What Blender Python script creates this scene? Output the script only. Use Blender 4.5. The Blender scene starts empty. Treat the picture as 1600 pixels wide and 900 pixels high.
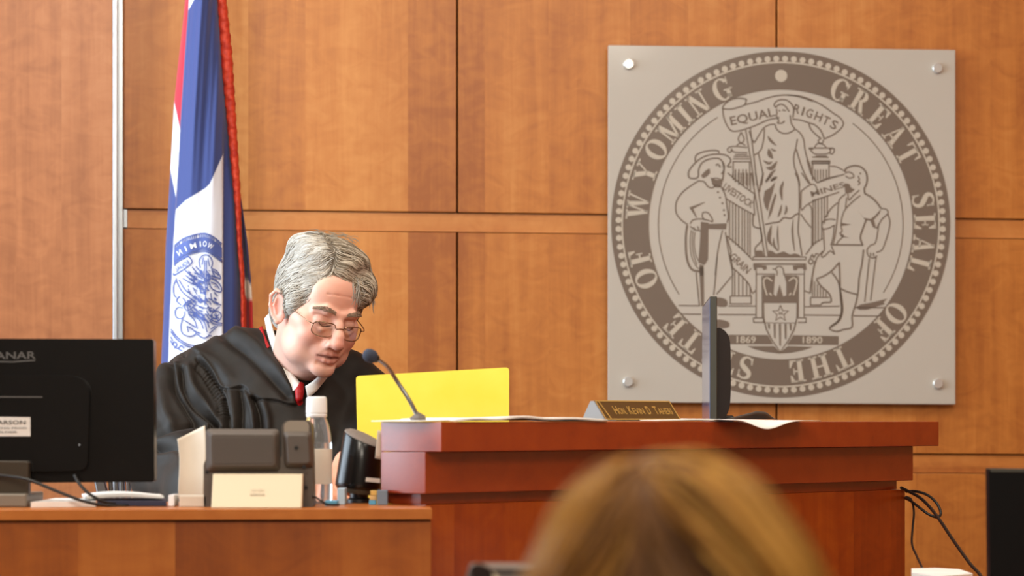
import bpy, bmesh, math, random
import numpy as np
from mathutils import Vector, Matrix
from mathutils.geometry import tessellate_polygon

random.seed(7); rng = np.random.default_rng(7)
S = bpy.context.scene
COL = S.collection
# ------------------------------------------------------------------ camera, light, exposure
F = 4550.0; HOR = 657.0; EYE = 1.35          # focal length in pixels, horizon row, eye height (m)
cam = bpy.data.cameras.new('camera'); camo = bpy.data.objects.new('camera', cam); COL.objects.link(camo)
camo.location = (0, 0, EYE); camo.rotation_euler = (math.pi/2, 0, 0)
cam.sensor_width = 36; cam.lens = F/1600*36; cam.shift_y = (HOR-450)/1600
cam.clip_start = 0.05
cam.dof.use_dof = True; cam.dof.focus_distance = 5.7; cam.dof.aperture_fstop = 5.0
S.camera = camo
S.view_settings.view_transform = 'Standard'; S.view_settings.look = 'None'
S.view_settings.gamma = 1; S.view_settings.use_curve_mapping = False
S.view_settings.exposure = 0.15
S.cycles.use_denoising = True
W = bpy.data.worlds.new('world'); S.world = W; W.use_nodes = True
W.node_tree.nodes['Background'].inputs[0].default_value = (0.80, 0.90, 1.0, 1)
W.node_tree.nodes['Background'].inputs[1].default_value = 1.0

def area(name, loc, tgt, sx, sy, power, col):
    l = bpy.data.lights.new(name, 'AREA'); l.shape = 'RECTANGLE'; l.size = sx; l.size_y = sy
    l.energy = power; l.color = col
    o = bpy.data.objects.new(name, l); COL.objects.link(o); o.location = loc
    d = Vector(tgt)-Vector(loc); o.rotation_euler = d.to_track_quat('-Z', 'Y').to_euler()
    return o
WARM = (1.0, 0.90, 0.76)
area('daylight_window', (-3.5, 4.95, 2.08), (0.0, 5.25, 1.6), 3.0, 2.2, 190, (0.74, 0.87, 1.0))
area('ceiling_lamp_light', (-0.9, 4.6, 3.5), (-0.9, 4.9, 0), 0.6, 1.2, 34, WARM)
area('ceiling_lamp_light', (1.3, 4.6, 3.5), (1.3, 4.9, 0), 0.6, 1.2, 22, WARM)
area('ceiling_lamp_light', (-0.9, 1.6, 3.5), (-0.6, 4.0, 0.6), 0.6, 1.2, 62, WARM)
area('ceiling_lamp_light', (1.3, 1.6, 3.5), (1.0, 4.0, 0.6), 0.6, 1.2, 50, WARM)
area('ceiling_lamp_light', (0.2, -1.2, 3.5), (0.2, 4.0, 1.0), 0.6, 1.2, 90, WARM)

# ------------------------------------------------------------------ helpers
def P(x, y, Z): return Vector(((x-800)/F*Z, Z, EYE-(y-HOR)/F*Z))
def px_of(v): return (800+F*v[0]/v[1], HOR-F*(v[2]-EYE)/v[1])

def srgb(r, g, b):
    f = lambda c: c/12.92 if c <= .04045 else ((c+.055)/1.055)**2.4
    return (f(r/255), f(g/255), f(b/255), 1)

class MB:
    def __init__(s): s.v = []; s.f = []; s.m = []
    def add(s, vs, fs, mi=0):
        b = len(s.v); s.v += [tuple(v) for v in vs]
        s.f += [tuple(i+b for i in f) for f in fs]; s.m += [mi]*len(fs)
        return s
    def hexa(s, c, mi=0):                       # 8 corners: bottom 4 (ccw from above), top 4
        return s.add(c, [(3,2,1,0),(4,5,6,7),(0,1,5,4),(1,2,6,5),(2,3,7,6),(3,0,4,7)], mi)
    def box(s, lo, hi, M=None, mi=0):
        x0,y0,z0 = lo; x1,y1,z1 = hi
        c = [(x0,y0,z0),(x1,y0,z0),(x1,y1,z0),(x0,y1,z0),(x0,y0,z1),(x1,y0,z1),(x1,y1,z1),(x0,y1,z1)]
        if M is not None: c = [M @ Vector(p) for p in c]
        return s.hexa(c, mi)
    def prism(s, base, vec, mi=0):              # polygon (3-D points) swept along vec
        n = len(base); vec = Vector(vec); b = [Vector(p) for p in base]; t = [p+vec for p in b]
        tri = tessellate_polygon([b])
        fs = [tuple(x) for x in tri]+[tuple(i+n for i in reversed(x)) for x in tri]
        fs += [(i, (i+1) % n, (i+1) % n+n, i+n) for i in range(n)]
        return s.add(b+t, fs, mi)
    def tube(s, pts, r, n=10, mi=0, caps=True):
        pts = [Vector(p) for p in pts]; rs = r if isinstance(r, (list, tuple)) else [r]*len(pts)
        T = [(pts[min(i+1, len(pts)-1)]-pts[max(i-1, 0)]).normalized() for i in range(len(pts))]
        u = T[0].orthogonal().normalized(); vs = []; fs = []
        for i, p in enumerate(pts):
            u = (u-T[i]*u.dot(T[i])).normalized(); w = T[i].cross(u)
            for k in range(n):
                a = 2*math.pi*k/n; vs.append(p+(u*math.cos(a)+w*math.sin(a))*rs[i])
        for i in range(len(pts)-1):
            for k in range(n):
                fs.append((i*n+k, i*n+(k+1) % n, (i+1)*n+(k+1) % n, (i+1)*n+k))
        if caps: fs += [tuple(reversed(range(n))), tuple(range((len(pts)-1)*n, len(pts)*n))]
        return s.add(vs, fs, mi)
    def lathe(s, prof, c=(0,0,0), n=32, M=None, mi=0, sx=1, sy=1):
        vs = []; fs = []
        for r, z in prof:
            for k in range(n):
                a = 2*math.pi*k/n; v = Vector((r*math.cos(a)*sx, r*math.sin(a)*sy, z))
                vs.append((M @ v if M is not None else v)+Vector(c))
        for i in range(len(prof)-1):
            for k in range(n): fs.append((i*n+k, i*n+(k+1) % n, (i+1)*n+(k+1) % n, (i+1)*n+k))
        fs += [tuple(reversed(range(n))), tuple(range((len(prof)-1)*n, len(prof)*n))]
        return s.add(vs, fs, mi)
    def grid(s, fn, nu, nv, mi=0):
        vs = [fn(i/nu, j/nv) for j in range(nv+1) for i in range(nu+1)]
        fs = [(j*(nu+1)+i, j*(nu+1)+i+1, (j+1)*(nu+1)+i+1, (j+1)*(nu+1)+i) for j in range(nv) for i in range(nu)]
        return s.add(vs, fs, mi)

def obj(name, mb, mat, parent=None, smooth=False, bevel=0, thick=0, sub=0, autos=None):
    me = bpy.data.meshes.new(name); me.from_pydata(mb.v, [], mb.f)
    mats = mat if isinstance(mat, (list, tuple)) else [mat]
    for m in mats: me.materials.append(m)
    if len(mats) > 1: me.polygons.foreach_set('material_index', mb.m)
    bm = bmesh.new(); bm.from_mesh(me); bmesh.ops.recalc_face_normals(bm, faces=bm.faces) if thick == 0 else None
    bm.to_mesh(me); bm.free()
    if smooth: me.polygons.foreach_set('use_smooth', [True]*len(me.polygons))
    if autos: me.set_sharp_from_angle(angle=math.radians(autos))
    o = bpy.data.objects.new(name, me); COL.objects.link(o)
    if parent is not None:
        o.parent = parent; o.matrix_parent_inverse = parent.matrix_basis.inverted()
        p = parent
        if p.parent is not None: o.matrix_parent_inverse = (p.parent.matrix_basis @ p.matrix_parent_inverse @ p.matrix_basis).inverted()
    if thick: md = o.modifiers.new('t', 'SOLIDIFY'); md.thickness = thick; md.offset = 0
    if bevel: md = o.modifiers.new('b', 'BEVEL'); md.width = bevel; md.segments = 2; md.limit_method = 'ANGLE'; md.angle_limit = math.radians(40)
    if sub: md = o.modifiers.new('s', 'SUBSURF'); md.levels = sub; md.render_levels = sub
    return o

def np_obj(name, v, f, mat, parent=None, smooth=True, col=None):
    me = bpy.data.meshes.new(name); v = np.asarray(v, np.float32); f = np.asarray(f, np.int32); k = f.shape[1]
    me.vertices.add(len(v)); me.vertices.foreach_set('co', v.ravel())
    me.loops.add(f.size); me.loops.foreach_set('vertex_index', f.ravel())
    me.polygons.add(len(f)); me.polygons.foreach_set('loop_start', np.arange(0, f.size, k, dtype=np.int32))
    me.update(calc_edges=True); me.validate()
    me.materials.append(mat)
    if smooth: me.polygons.foreach_set('use_smooth', [True]*len(me.polygons))
    if col is not None:
        a = me.color_attributes.new('Col', 'FLOAT_COLOR', 'POINT')
        c = np.ones((len(v), 4), np.float32); c[:, :3] = col; a.data.foreach_set('color', c.ravel())
    o = bpy.data.objects.new(name, me); COL.objects.link(o)
    if parent is not None:
        o.parent = parent; o.matrix_parent_inverse = parent.matrix_basis.inverted()
    return o

def thing(name, label, cat, loc, group=None):
    o = bpy.data.objects.new(name, None); COL.objects.link(o); o.location = loc; o.empty_display_size = .05
    o.matrix_basis = Matrix.Translation(Vector(loc))
    return tag(o, label, cat, group)
def tag(o, label, cat, group=None):
    o['label'] = label; o['category'] = cat
    if group: o['group'] = group
    return o
def struct(o): o['kind'] = 'structure'; return o

# ------------------------------------------------------------------ materials
def mat(name, col, rough=.5, metal=0, spec=.5, coat=0, **kw):
    m = bpy.data.materials.new(name); m.use_nodes = True; b = m.node_tree.nodes['Principled BSDF']
    b.inputs['Base Color'].default_value = col if len(col) == 4 else (*col, 1)
    b.inputs['Roughness'].default_value = rough; b.inputs['Metallic'].default_value = metal
    b.inputs['Specular IOR Level'].default_value = spec; b.inputs['Coat Weight'].default_value = coat
    for k, v in kw.items(): b.inputs[k].default_value = v
    return m
def nodes(m): return m.node_tree.nodes, m.node_tree.links, m.node_tree.nodes['Principled BSDF']
def mottle(m, a, b, scale=40, stretch=(1,1,1), bump=0, detail=4):
    """base colour wandering between a and b (procedural noise), optional bump"""
    N, L, B = nodes(m)
    tc = N.new('ShaderNodeTexCoord'); mp = N.new('ShaderNodeMapping'); mp.inputs['Scale'].default_value = stretch
    nz = N.new('ShaderNodeTexNoise'); nz.inputs['Scale'].default_value = scale; nz.inputs['Detail'].default_value = detail
    rp = N.new('ShaderNodeValToRGB'); rp.color_ramp.elements[0].position = .3; rp.color_ramp.elements[1].position = .7
    rp.color_ramp.elements[0].color = a; rp.color_ramp.elements[1].color = b
    L.new(tc.outputs['Object'], mp.inputs[0]); L.new(mp.outputs[0], nz.inputs['Vector'])
    L.new(nz.outputs['Fac'], rp.inputs[0]); L.new(rp.outputs[0], B.inputs['Base Color'])
    if bump:
        bp = N.new('ShaderNodeBump'); bp.inputs['Strength'].default_value = bump; bp.inputs['Distance'].default_value = .002
        L.new(nz.outputs['Fac'], bp.inputs['Height']); L.new(bp.outputs[0], B.inputs['Normal'])
    return m
def attr_mat(name, rough=.5, spec=.4, **kw):
    m = mat(name, (1,1,1,1), rough, 0, spec, **kw); N, L, B = nodes(m)
    a = N.new('ShaderNodeAttribute'); a.attribute_name = 'Col'; L.new(a.outputs['Color'], B.inputs['Base Color'])
    return m
def wood(name, dark, mid, light, vertical=True, rough=.38, plank=.16, coat=.15, seed=0):
    m = mat(name, mid, rough, 0, .4, coat); N, L, B = nodes(m); B.inputs['Coat Roughness'].default_value = .3
    tc = N.new('ShaderNodeTexCoord'); sp = N.new('ShaderNodeSeparateXYZ'); L.new(tc.outputs['Object'], sp.inputs[0])
    def math_(op, a, b=None):
        n = N.new('ShaderNodeMath'); n.operation = op
        for i, x in enumerate((a, b)):
            if x is None: continue
            if isinstance(x, (int, float)): n.inputs[i].default_value = x
            else: L.new(x, n.inputs[i])
        return n.outputs[0]
    # veneer leaves: an irregular cell index across the grain
    across = math_('ADD', sp.outputs['X'], math_('MULTIPLY', sp.outputs['Y'], .55)) if vertical else sp.outputs['Z']
    n1 = N.new('ShaderNodeTexNoise'); n1.noise_dimensions = '1D'; n1.inputs['Scale'].default_value = 2.2; n1.inputs['Detail'].default_value = 0
    L.new(across, n1.inputs['W'])
    cell = math_('FLOOR', math_('ADD', math_('DIVIDE', across, plank), math_('ADD', math_('MULTIPLY', n1.outputs['Fac'], 1.6), seed)))
    wn = N.new('ShaderNodeTexWhiteNoise'); wn.noise_dimensions = '1D'; L.new(cell, wn.inputs['W'])
    off = N.new('ShaderNodeCombineXYZ'); L.new(math_('MULTIPLY', wn.outputs['Value'], 37.0), off.inputs['Z' if vertical else 'X'])
    ad = N.new('ShaderNodeVectorMath'); L.new(tc.outputs['Object'], ad.inputs[0]); L.new(off.outputs[0], ad.inputs[1])
    def noise(scale, stretch, detail=5, dist=0):
        mp = N.new('ShaderNodeMapping'); mp.inputs['Scale'].default_value = stretch; L.new(ad.outputs[0], mp.inputs[0])
        n = N.new('ShaderNodeTexNoise'); n.inputs['Scale'].default_value = scale; n.inputs['Detail'].default_value = detail
        n.inputs['Distortion'].default_value = dist; L.new(mp.outputs[0], n.inputs['Vector']); return n.outputs['Fac']
    g = (1, 1, .05) if vertical else (.05, 1, 1)
    k = (1, 1, 1.6) if vertical else (1.6, 1, 1)
    fine = noise(160, g, 4); grain = noise(26, g, 4, .6); fig = noise(13, k, 3, 1.6); big = noise(3.0, (1, 1, .5), 2)
    v = math_('ADD', math_('MULTIPLY', fine, .14), math_('MULTIPLY', grain, .36))
    v = math_('ADD', v, math_('MULTIPLY', fig, .30)); v = math_('ADD', v, math_('MULTIPLY', big, .30))
    v = math_('ADD', v, math_('MULTIPLY', math_('SUBTRACT', wn.outputs['Value'], .5), .19))
    rp = N.new('ShaderNodeValToRGB'); e = rp.color_ramp.elements
    e[0].position = .34; e[0].color = dark; e[1].position = .76; e[1].color = light
    x = e.new(.55); x.color = mid
    L.new(v, rp.inputs[0]); L.new(rp.outputs[0], B.inputs['Base Color'])
    return m

M = {}
M['wood_wall'] = wood('honey_veneer', srgb(160,88,30), srgb(192,117,47), srgb(212,142,70), rough=.42, plank=.19)
M['wood_rail'] = wood('honey_veneer_rail', srgb(164,94,38), srgb(194,120,54), srgb(208,138,70), False, .42, .3)
M['wood_left'] = wood('cherry_veneer_side', srgb(142,82,44), srgb(172,106,62), srgb(190,128,82), rough=.42, plank=.17, seed=5)
M['wood_bench'] = wood('cherry_bench', srgb(122,40,6), srgb(152,58,8), srgb(174,80,16), rough=.32, plank=.22, coat=.3, seed=2)
M['wood_bench_h'] = wood('cherry_bench_rail', srgb(118,34,6), srgb(146,48,8), srgb(160,60,14), False, .24, .5, .95)
M['wood_desk'] = wood('honey_desk', srgb(130,62,12), srgb(156,80,20), srgb(174,98,34), rough=.36, plank=.2, seed=9)
M['wood_desk_h'] = wood('honey_desk_edge', srgb(152,78,20), srgb(174,96,32), srgb(188,110,44), False, .34, .5)
M['gap'] = mat('shadow_gap', srgb(92,44,18), .7)
M['alu'] = mat('brushed_aluminium', srgb(178,184,190), .35, .85)
M['acryl'] = mat('frosted_acrylic', srgb(194,187,176), .10, 0, .5, .2)
M['seal_ink'] = mat('etched_grey_ink', srgb(122,108,96), .16, 0, .5)
M['seal_light'] = mat('etched_light', srgb(197,187,171), .12, 0, .5)
M['steel'] = mat('polished_steel', srgb(226,226,222), .22, .55)
M['chrome'] = mat('chrome', srgb(170,174,180), .22, 1)
M['black'] = mat('black_plastic', srgb(22,20,19), .38, 0, .45)
M['black_gloss'] = mat('black_gloss_plastic', srgb(12,10,9), .24, 0, .4)
M['black_brown'] = mat('black_brown_plastic', srgb(32,19,14), .4, 0, .3)
M['bezel'] = mat('dark_grey_bezel', srgb(58,58,50), .4, 0, .5)
M['screen'] = mat('monitor_screen', srgb(104,118,150), .10, 0, .6)  # bluish base colour stands in for the reflection on the glass
M['cable'] = mat('black_cable', srgb(24,22,21), .45)
M['phone'] = mat('phone_charcoal', srgb(84,74,66), .5, 0, .4)
M['phone_hi'] = mat('phone_handset', srgb(142,128,112), .35, 0, .5)
M['cream'] = mat('cream_plastic', srgb(202,184,154), .5, 0, .4)
M['paper'] = mottle(mat('white_paper', srgb(236,232,226), .8, 0, .2), srgb(232,228,222), srgb(242,239,234), 9)
M['paper_tan'] = mottle(mat('cream_paper', srgb(204,190,172), .8, 0, .2), srgb(198,184,166), srgb(210,197,180), 9)
M['yellow'] = mottle(mat('yellow_card', srgb(226,204,66), .6, 0, .25), srgb(224,202,60), srgb(230,210,76), 12)
M['gold'] = mat('gold_metal', srgb(226,186,104), .32, .55)
M['plate'] = mat('bronze_plate', srgb(98,70,32), .35, .2)
M['plate_grey'] = mat('plate_end_grey', srgb(126,124,124), .45)
M['ink'] = mat('dark_print', srgb(70,64,60), .6)
M['ink_light'] = mat('light_print', srgb(214,206,196), .5)
M['logo_grey'] = mat('monitor_logo_grey', srgb(84,80,76), .4)
M['white_plastic'] = mat('white_cap_plastic', srgb(236,236,236), .35)
M['label_paper'] = mat('bottle_label', srgb(214,206,190), .55)
M['notebook'] = mat('navy_notebook', srgb(30,34,60), .5)
M['teal'] = mat('blue_box_card', srgb(84,160,196), .5)
M['pale_blue'] = mat('pale_blue_card', srgb(170,196,214), .5)
M['orange_card'] = mat('tan_card', srgb(206,170,110), .55)
M['robe'] = mottle(mat('black_robe_cloth', srgb(26,19,12), .62, 0, .3), srgb(23,17,10), srgb(30,22,14), 60, bump=.15)
B_ = M['robe'].node_tree.nodes['Principled BSDF']; B_.inputs['Sheen Weight'].default_value = .06; B_.inputs['Sheen Roughness'].default_value = .4
M['shirt'] = mottle(mat('white_shirt', srgb(232,226,216), .7, 0, .2), srgb(228,222,212), srgb(238,232,224), 80)
M['tie'] = mottle(mat('red_tie', srgb(166,14,16), .5, 0, .4), srgb(150,10,14), srgb(182,20,20), 120)
M['skin'] = attr_mat('skin', .48, .4); B_ = M['skin'].node_tree.nodes['Principled BSDF']
B_.inputs['Subsurface Weight'].default_value = .18; B_.inputs['Subsurface Radius'].default_value = (.012,.005,.003); B_.inputs['Subsurface Scale'].default_value = .6
M['hair'] = attr_mat('hair_strands', .42, .5)
M['blonde'] = attr_mat('blonde_strands', .5, .22)
M['glasses'] = mat('bronze_wire', srgb(150,120,96), .25, .9)
M['dark_floor'] = mottle(mat('carpet', srgb(92,84,78), .95), srgb(84,76,70), srgb(102,94,88), 300)
M['ceil'] = mat('white_ceiling', srgb(232,230,224), .9)
M['plaster'] = mat('cream_plaster', srgb(222,214,200), .9)
M['flag'] = attr_mat('flag_cloth', .62, .25); B_ = M['flag'].node_tree.nodes['Principled BSDF']
B_.inputs['Sheen Weight'].default_value = .2
M['flag_ink'] = mat('flag_blue_print', srgb(74,92,160), .6)
M['flag_white'] = mat('flag_white_print', srgb(232,236,246), .6)
M['fringe'] = mottle(mat('red_fringe', srgb(206,52,28), .6), srgb(176,32,16), srgb(222,72,38), 90, (1,1,.6))
M['pole'] = mat('flag_pole_wood', srgb(120,72,30), .35, 0, .5, .3)
M['blouse'] = mottle(mat('dark_blouse', srgb(58,54,66), .8), srgb(52,48,60), srgb(66,62,74), 40)
M['grey_plastic'] = mat('grey_plastic', srgb(104,96,90), .45)
m = bpy.data.materials.new('clear_plastic'); m.use_nodes = True; b = m.node_tree.nodes['Principled BSDF']
b.inputs['Transmission Weight'].default_value = .92; b.inputs['Roughness'].default_value = .06; b.inputs['IOR'].default_value = 1.2
b.inputs['Base Color'].default_value = (.93,.95,.96,1); M['clear'] = m
m = bpy.data.materials.new('spectacle_glass'); m.use_nodes = True; N, L = m.node_tree.nodes, m.node_tree.links
tr = N.new('ShaderNodeBsdfTransparent'); tr.inputs[0].default_value = (.86,.86,.82,1); gl = N.new('ShaderNodeBsdfGlossy'); gl.inputs['Roughness'].default_value = .05
mx = N.new('ShaderNodeMixShader'); mx.inputs[0].default_value = .12
L.new(tr.outputs[0], mx.inputs[1]); L.new(gl.outputs[0], mx.inputs[2]); L.new(mx.outputs[0], N['Material Output'].inputs[0]); M['lens'] = m

# ------------------------------------------------------------------ curves, ribbons, lettering
def spline(pts, n=5, closed=False):
    """Catmull-Rom through 2-D/3-D points"""
    p = [np.array(q, float) for q in pts]
    if len(p) < 3: return p
    if closed: p = [p[-1]]+p+[p[0], p[1]]
    else: p = [2*p[0]-p[1]]+p+[2*p[-1]-p[-2]]
    out = []
    for i in range(1, len(p)-2):
        for k in range(n):
            t = k/n; a, b, c, d = p[i-1], p[i], p[i+1], p[i+2]
            out.append(.5*((2*b)+(-a+c)*t+(2*a-5*b+4*c-d)*t*t+(-a+3*b-3*c+d)*t**3))
    out.append(p[-2]); return out
def ribbon2(pts, w):
    """flat strip: returns 2-D verts and quads; w scalar or list of widths"""
    p = [np.array(q[:2], float) for q in pts]; n = len(p)
    ws = w if isinstance(w, (list, tuple, np.ndarray)) else [w]*n
    if len(ws) != n: ws = np.interp(np.linspace(0, 1, n), np.linspace(0, 1, len(ws)), ws)
    vs = []; fs = []
    for i in range(n):
        a = p[i]-p[i-1] if i else p[1]-p[0]; b = p[i+1]-p[i] if i < n-1 else a
        a = a/(np.linalg.norm(a)+1e-9); b = b/(np.linalg.norm(b)+1e-9); t = a+b
        if np.linalg.norm(t) < .3: t = b
        t = t/np.linalg.norm(t); nn = np.array([-t[1], t[0]]); m_ = 1/max(.55, abs(np.dot(nn, [-b[1], b[0]])))
        vs += [p[i]+nn*ws[i]/2*m_, p[i]-nn*ws[i]/2*m_]
        if i: fs.append((2*i-2, 2*i-1, 2*i+1, 2*i))
    return vs, fs
def poly2(pts):
    p = [(q[0], q[1]) for q in pts]
    tri = tessellate_polygon([[Vector((a, b, 0)) for a, b in p]])
    return [np.array(q, float) for q in p], [tuple(t) for t in tri]
_tc = {}
def text2(s, spacing=1.0):
    """built-in sans lettering as flat polygons; cap height 1, centred on x, y up"""
    if (s, spacing) in _tc: return _tc[(s, spacing)]
    cu = bpy.data.curves.new('t', 'FONT'); cu.body = s; cu.align_x = 'CENTER'; cu.space_character = spacing; cu.resolution_u = 3; cu.offset = .016
    o = bpy.data.objects.new('t', cu); COL.objects.link(o)
    me = bpy.data.meshes.new_from_object(o.evaluated_get(bpy.context.evaluated_depsgraph_get()))
    v = np.array([x.co[:2] for x in me.vertices]); f = [tuple(p.vertices) for p in me.polygons]
    bpy.data.objects.remove(o); bpy.data.curves.remove(cu); bpy.data.meshes.remove(me)
    h = .7292; v = v/h; v[:, 0] -= (v[:, 0].max()+v[:, 0].min())/2
    _tc[(s, spacing)] = (v, f); return v, f

# serif capitals in a unit box (x right 0..w, y up 0..1), as strokes, rings and bars
TK, TN, SF = .23, .085, .075
def ring(cx, cy, rx, ry, ix, iy, a0=0, a1=360, n=40):
    vs = []; fs = []
    for i in range(n+1):
        a = math.radians(a0+(a1-a0)*i/n)
        vs += [np.array([cx+rx*math.cos(a), cy+ry*math.sin(a)]), np.array([cx+ix*math.cos(a), cy+iy*math.sin(a)])]
        if i: fs.append((2*i-2, 2*i-1, 2*i+1, 2*i))
    return vs, fs
def bar(x0, y0, x1, y1): return [np.array([x0,y0]), np.array([x1,y0]), np.array([x1,y1]), np.array([x0,y1])], [(0,1,2,3)]
def para(x0, x1, y0, X0, X1, y1): return [np.array([x0,y0]), np.array([x1,y0]), np.array([X1,y1]), np.array([X0,y1])], [(0,1,2,3)]
def stem(x, w=TK, s=.11): return [bar(x,0,x+w,1), bar(x-s,0,x+w+s,SF), bar(x-s,1-SF,x+w+s,1)]
def glyph(c):
    if c == 'I': return .45, stem(.11)
    if c == 'O': return .92, [ring(.46,.5,.46,.51,.22,.44)]
    if c == 'G': return .95, [ring(.47,.5,.46,.51,.22,.44,35,325), bar(.62,.06,.83,.44), bar(.52,.40,.95,.47), para(.74,.80,.66,.80,.84,.98), para(.62,.80,.1,.62,.83,.2)]
    if c == 'S': return .68, [ribbon2(spline([(.60,.70),(.55,.90),(.34,.97),(.14,.88),(.12,.70),(.34,.54),(.55,.38),(.55,.16),(.36,.03),(.12,.10),(.06,.30)],6), [.07,.08,.08,.17,.21,.25,.21,.17,.08,.08,.07]), bar(.57,.64,.64,.97), bar(.02,.03,.09,.34)]
    if c == 'T': return .86, [bar(.315,0,.545,1), bar(.2,0,.66,SF), bar(.02,1-SF,.84,1), para(.02,.07,.68,.02,.16,.95), para(.79,.84,.68,.70,.84,.95)]
    if c == 'L': return .76, stem(.11)+[bar(.2,0,.72,SF), para(.66,.73,.34,.5,.72,.04)]
    if c == 'E': return .80, stem(.11)+[bar(.2,0,.74,SF), bar(.2,1-SF,.70,1), bar(.3,.47,.55,.54), bar(.5,.36,.56,.65), para(.68,.75,.34,.5,.74,.04), para(.5,.70,.96,.65,.71,.68)]
    if c == 'F': return .76, stem(.11)+[bar(.2,1-SF,.70,1), bar(.3,.47,.55,.54), bar(.5,.36,.56,.65), para(.5,.70,.96,.65,.71,.68)]
    if c == 'H': return .98, stem(.10)+stem(.65)+[bar(.3,.46,.7,.54)]
    if c == 'R': return .94, stem(.11)+[ring(.36,.735,.32,.265,.12,.19,-90,90,20), bar(.3,.93,.37,1), bar(.3,.47,.37,.545), para(.66,.90,0,.36,.56,.5), bar(.66,0,.94,SF)]
    if c == 'A': return .94, [para(.10,.19,.02,.43,.50,1), para(.58,.83,.02,.38,.54,1), bar(.22,.28,.62,.36), bar(0,0,.30,SF), bar(.50,0,.94,SF)]
    if c == 'N': return .98, [bar(.13,0,.22,1), bar(.74,0,.83,1), para(.62,.83,0,.10,.34,1), bar(0,0,.35,SF), bar(.02,1-SF,.3,1), bar(.62,1-SF,.96,1)]
    if c == 'M': return 1.18, [bar(.13,0,.22,1), bar(.84,0,1.07,1), para(.48,.62,0,.12,.36,1), para(.48,.60,0,.84,.96,1), bar(0,0,.35,SF), bar(.74,0,1.17,SF), bar(.02,1-SF,.3,1), bar(.88,1-SF,1.17,1)]
    if c == 'W': return 1.24, [para(.28,.44,0,.06,.30,1), para(.32,.40,0,.58,.66,1), para(.78,.92,0,.52,.76,1), para(.82,.90,0,1.08,1.16,1), bar(-.04,1-SF,.40,1), bar(.46,1-SF,.82,1), bar(.98,1-SF,1.26,1)]
    if c == 'Y': return .92, [bar(.35,0,.58,.48), para(.35,.58,.44,.04,.30,1), para(.48,.56,.44,.76,.84,1), bar(.22,0,.72,SF), bar(-.04,1-SF,.40,1), bar(.62,1-SF,.96,1)]
# ------------------------------------------------------------------ the room
TA = .09; ZC = 7.2; XC = (1220-800)/F*ZC
def Wp(x, y, off=0.0):                       # point of the back wall seen at a pixel, off metres in front of it
    dx = (x-800)/F; Z = (ZC-XC*TA-off)/(1-dx*TA); return P(x, y, Z)
WN = Vector((TA, -1, 0)).normalized()
def slab(mb, quad, o0, o1):                  # quad: BL, BR, TR, TL pixels on the wall
    bl, br, tr, tl = [Wp(x, y, o1) for x, y in quad]; d = WN*(o0-o1)
    return mb.hexa([bl, br, br+d, bl+d, tl, tr, tr+d, tl+d])
mb = MB(); slab(mb, [(-900,1700),(2500,1700),(2500,-1500),(-900,-1500)], -.14, -.03)
wall = struct(obj('wall_back', mb, M['gap']))
yu = lambda x: 325.5+(x-195)*.0117           # bottom of the upper panels
yl = lambda x: 357.5+(x-195)*.0115           # top of the middle panels
ym = lambda x: 706+(x-1000)*.006             # bottom of the middle panels
yn = lambda x: 737+(x-1000)*.006
def panel(x0, x1, f0, f1):                   # f0 bottom line, f1 top line
    mb = MB(); slab(mb, [(x0,f0(x0)),(x1,f0(x1)),(x1,f1(x1)),(x0,f1(x0))], -.03, .012)
    o = obj('wall_panel', mb, M['wood_wall'], wall, bevel=.0015)
top = lambda x: -1300; bot = lambda x: 1600
XS = [(193,713),(716,1212),(1215,1716),(1719,2300)]
for a, b in XS: panel(a, b, yu, top)
for a, b in XS: panel(a, b, ym, yl)
for a, b in XS: panel(a, b, bot, yn)
for f0, f1 in ((lambda x: yl(x)-1.2, lambda x: yu(x)+2), (lambda x: yn(x)-1.2, lambda x: ym(x)+2)):
    mb = MB(); slab(mb, [(199,f0(199)),(2300,f0(2300)),(2300,f1(2300)),(199,f1(199))], -.03, .002)
    obj('wall_rail', mb, M['wood_rail'], wall)
# projecting side wall with its metal edge strip
mb = MB(); slab(mb, [(-420,1700),(176,1700),(176,-1400),(-420,-1400)], -.03, .10)
lw = struct(obj('wall_left', mb, M['wood_left'], bevel=.001))
mb = MB(); slab(mb, [(176.5,1700),(183,1700),(183,-1400),(176.5,-1400)], -.03, .106)
slab(mb, [(183,1700),(192,1700),(192,-1400),(183,-1400)], -.03, .05)
slab(mb, [(191,356),(199,356),(199,327),(191,327)], -.03, .008)
struct(obj('trim_1', mb, M['alu'], bevel=.0012))
# shell: floors, dais, ceiling, far walls, window
def plainbox(name, lo, hi, m): mb = MB(); mb.box(lo, hi); return struct(obj(name, mb, m))
plainbox('floor', (-3.7,-3.2,-.1), (3.9,8.2,0), M['dark_floor'])
plainbox('floor_dais', (-3.4,4.35,0.001), (3.0,6.8,.42), M['dark_floor'])
plainbox('ceiling', (-3.7,-3.2,3.62), (3.9,8.2,3.72), M['ceil'])
plainbox('wall_right', (3.7,-3.2,0), (3.85,8.2,3.62), M['wood_wall'])
plainbox('wall_rear', (-3.7,-3.2,0), (3.9,-3.05,3.62), M['plaster'])
mb = MB(); mb.box((-3.85,-3.2,0),(-3.7,8.2,.9)); mb.box((-3.85,-3.2,3.3),(-3.7,8.2,3.62)); mb.box((-3.85,-3.2,.9),(-3.7,3.4,3.3)); mb.box((-3.85,6.6,.9),(-3.7,8.2,3.3))
struct(obj('wall_window_side', mb, M['plaster']))
mb = MB()
for y in (3.4, 4.97, 6.54): mb.box((-3.82,y,.9),(-3.74,y+.06,3.3))
for z in (.9, 3.24): mb.box((-3.82,3.4,z),(-3.74,6.6,z+.06))
win = struct(obj('window_1', mb, M['alu']))
mb = MB(); mb.box((-3.785,3.46,.96),(-3.779,6.54,3.24)); obj('pane', mb, M['lens'], win)

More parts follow.
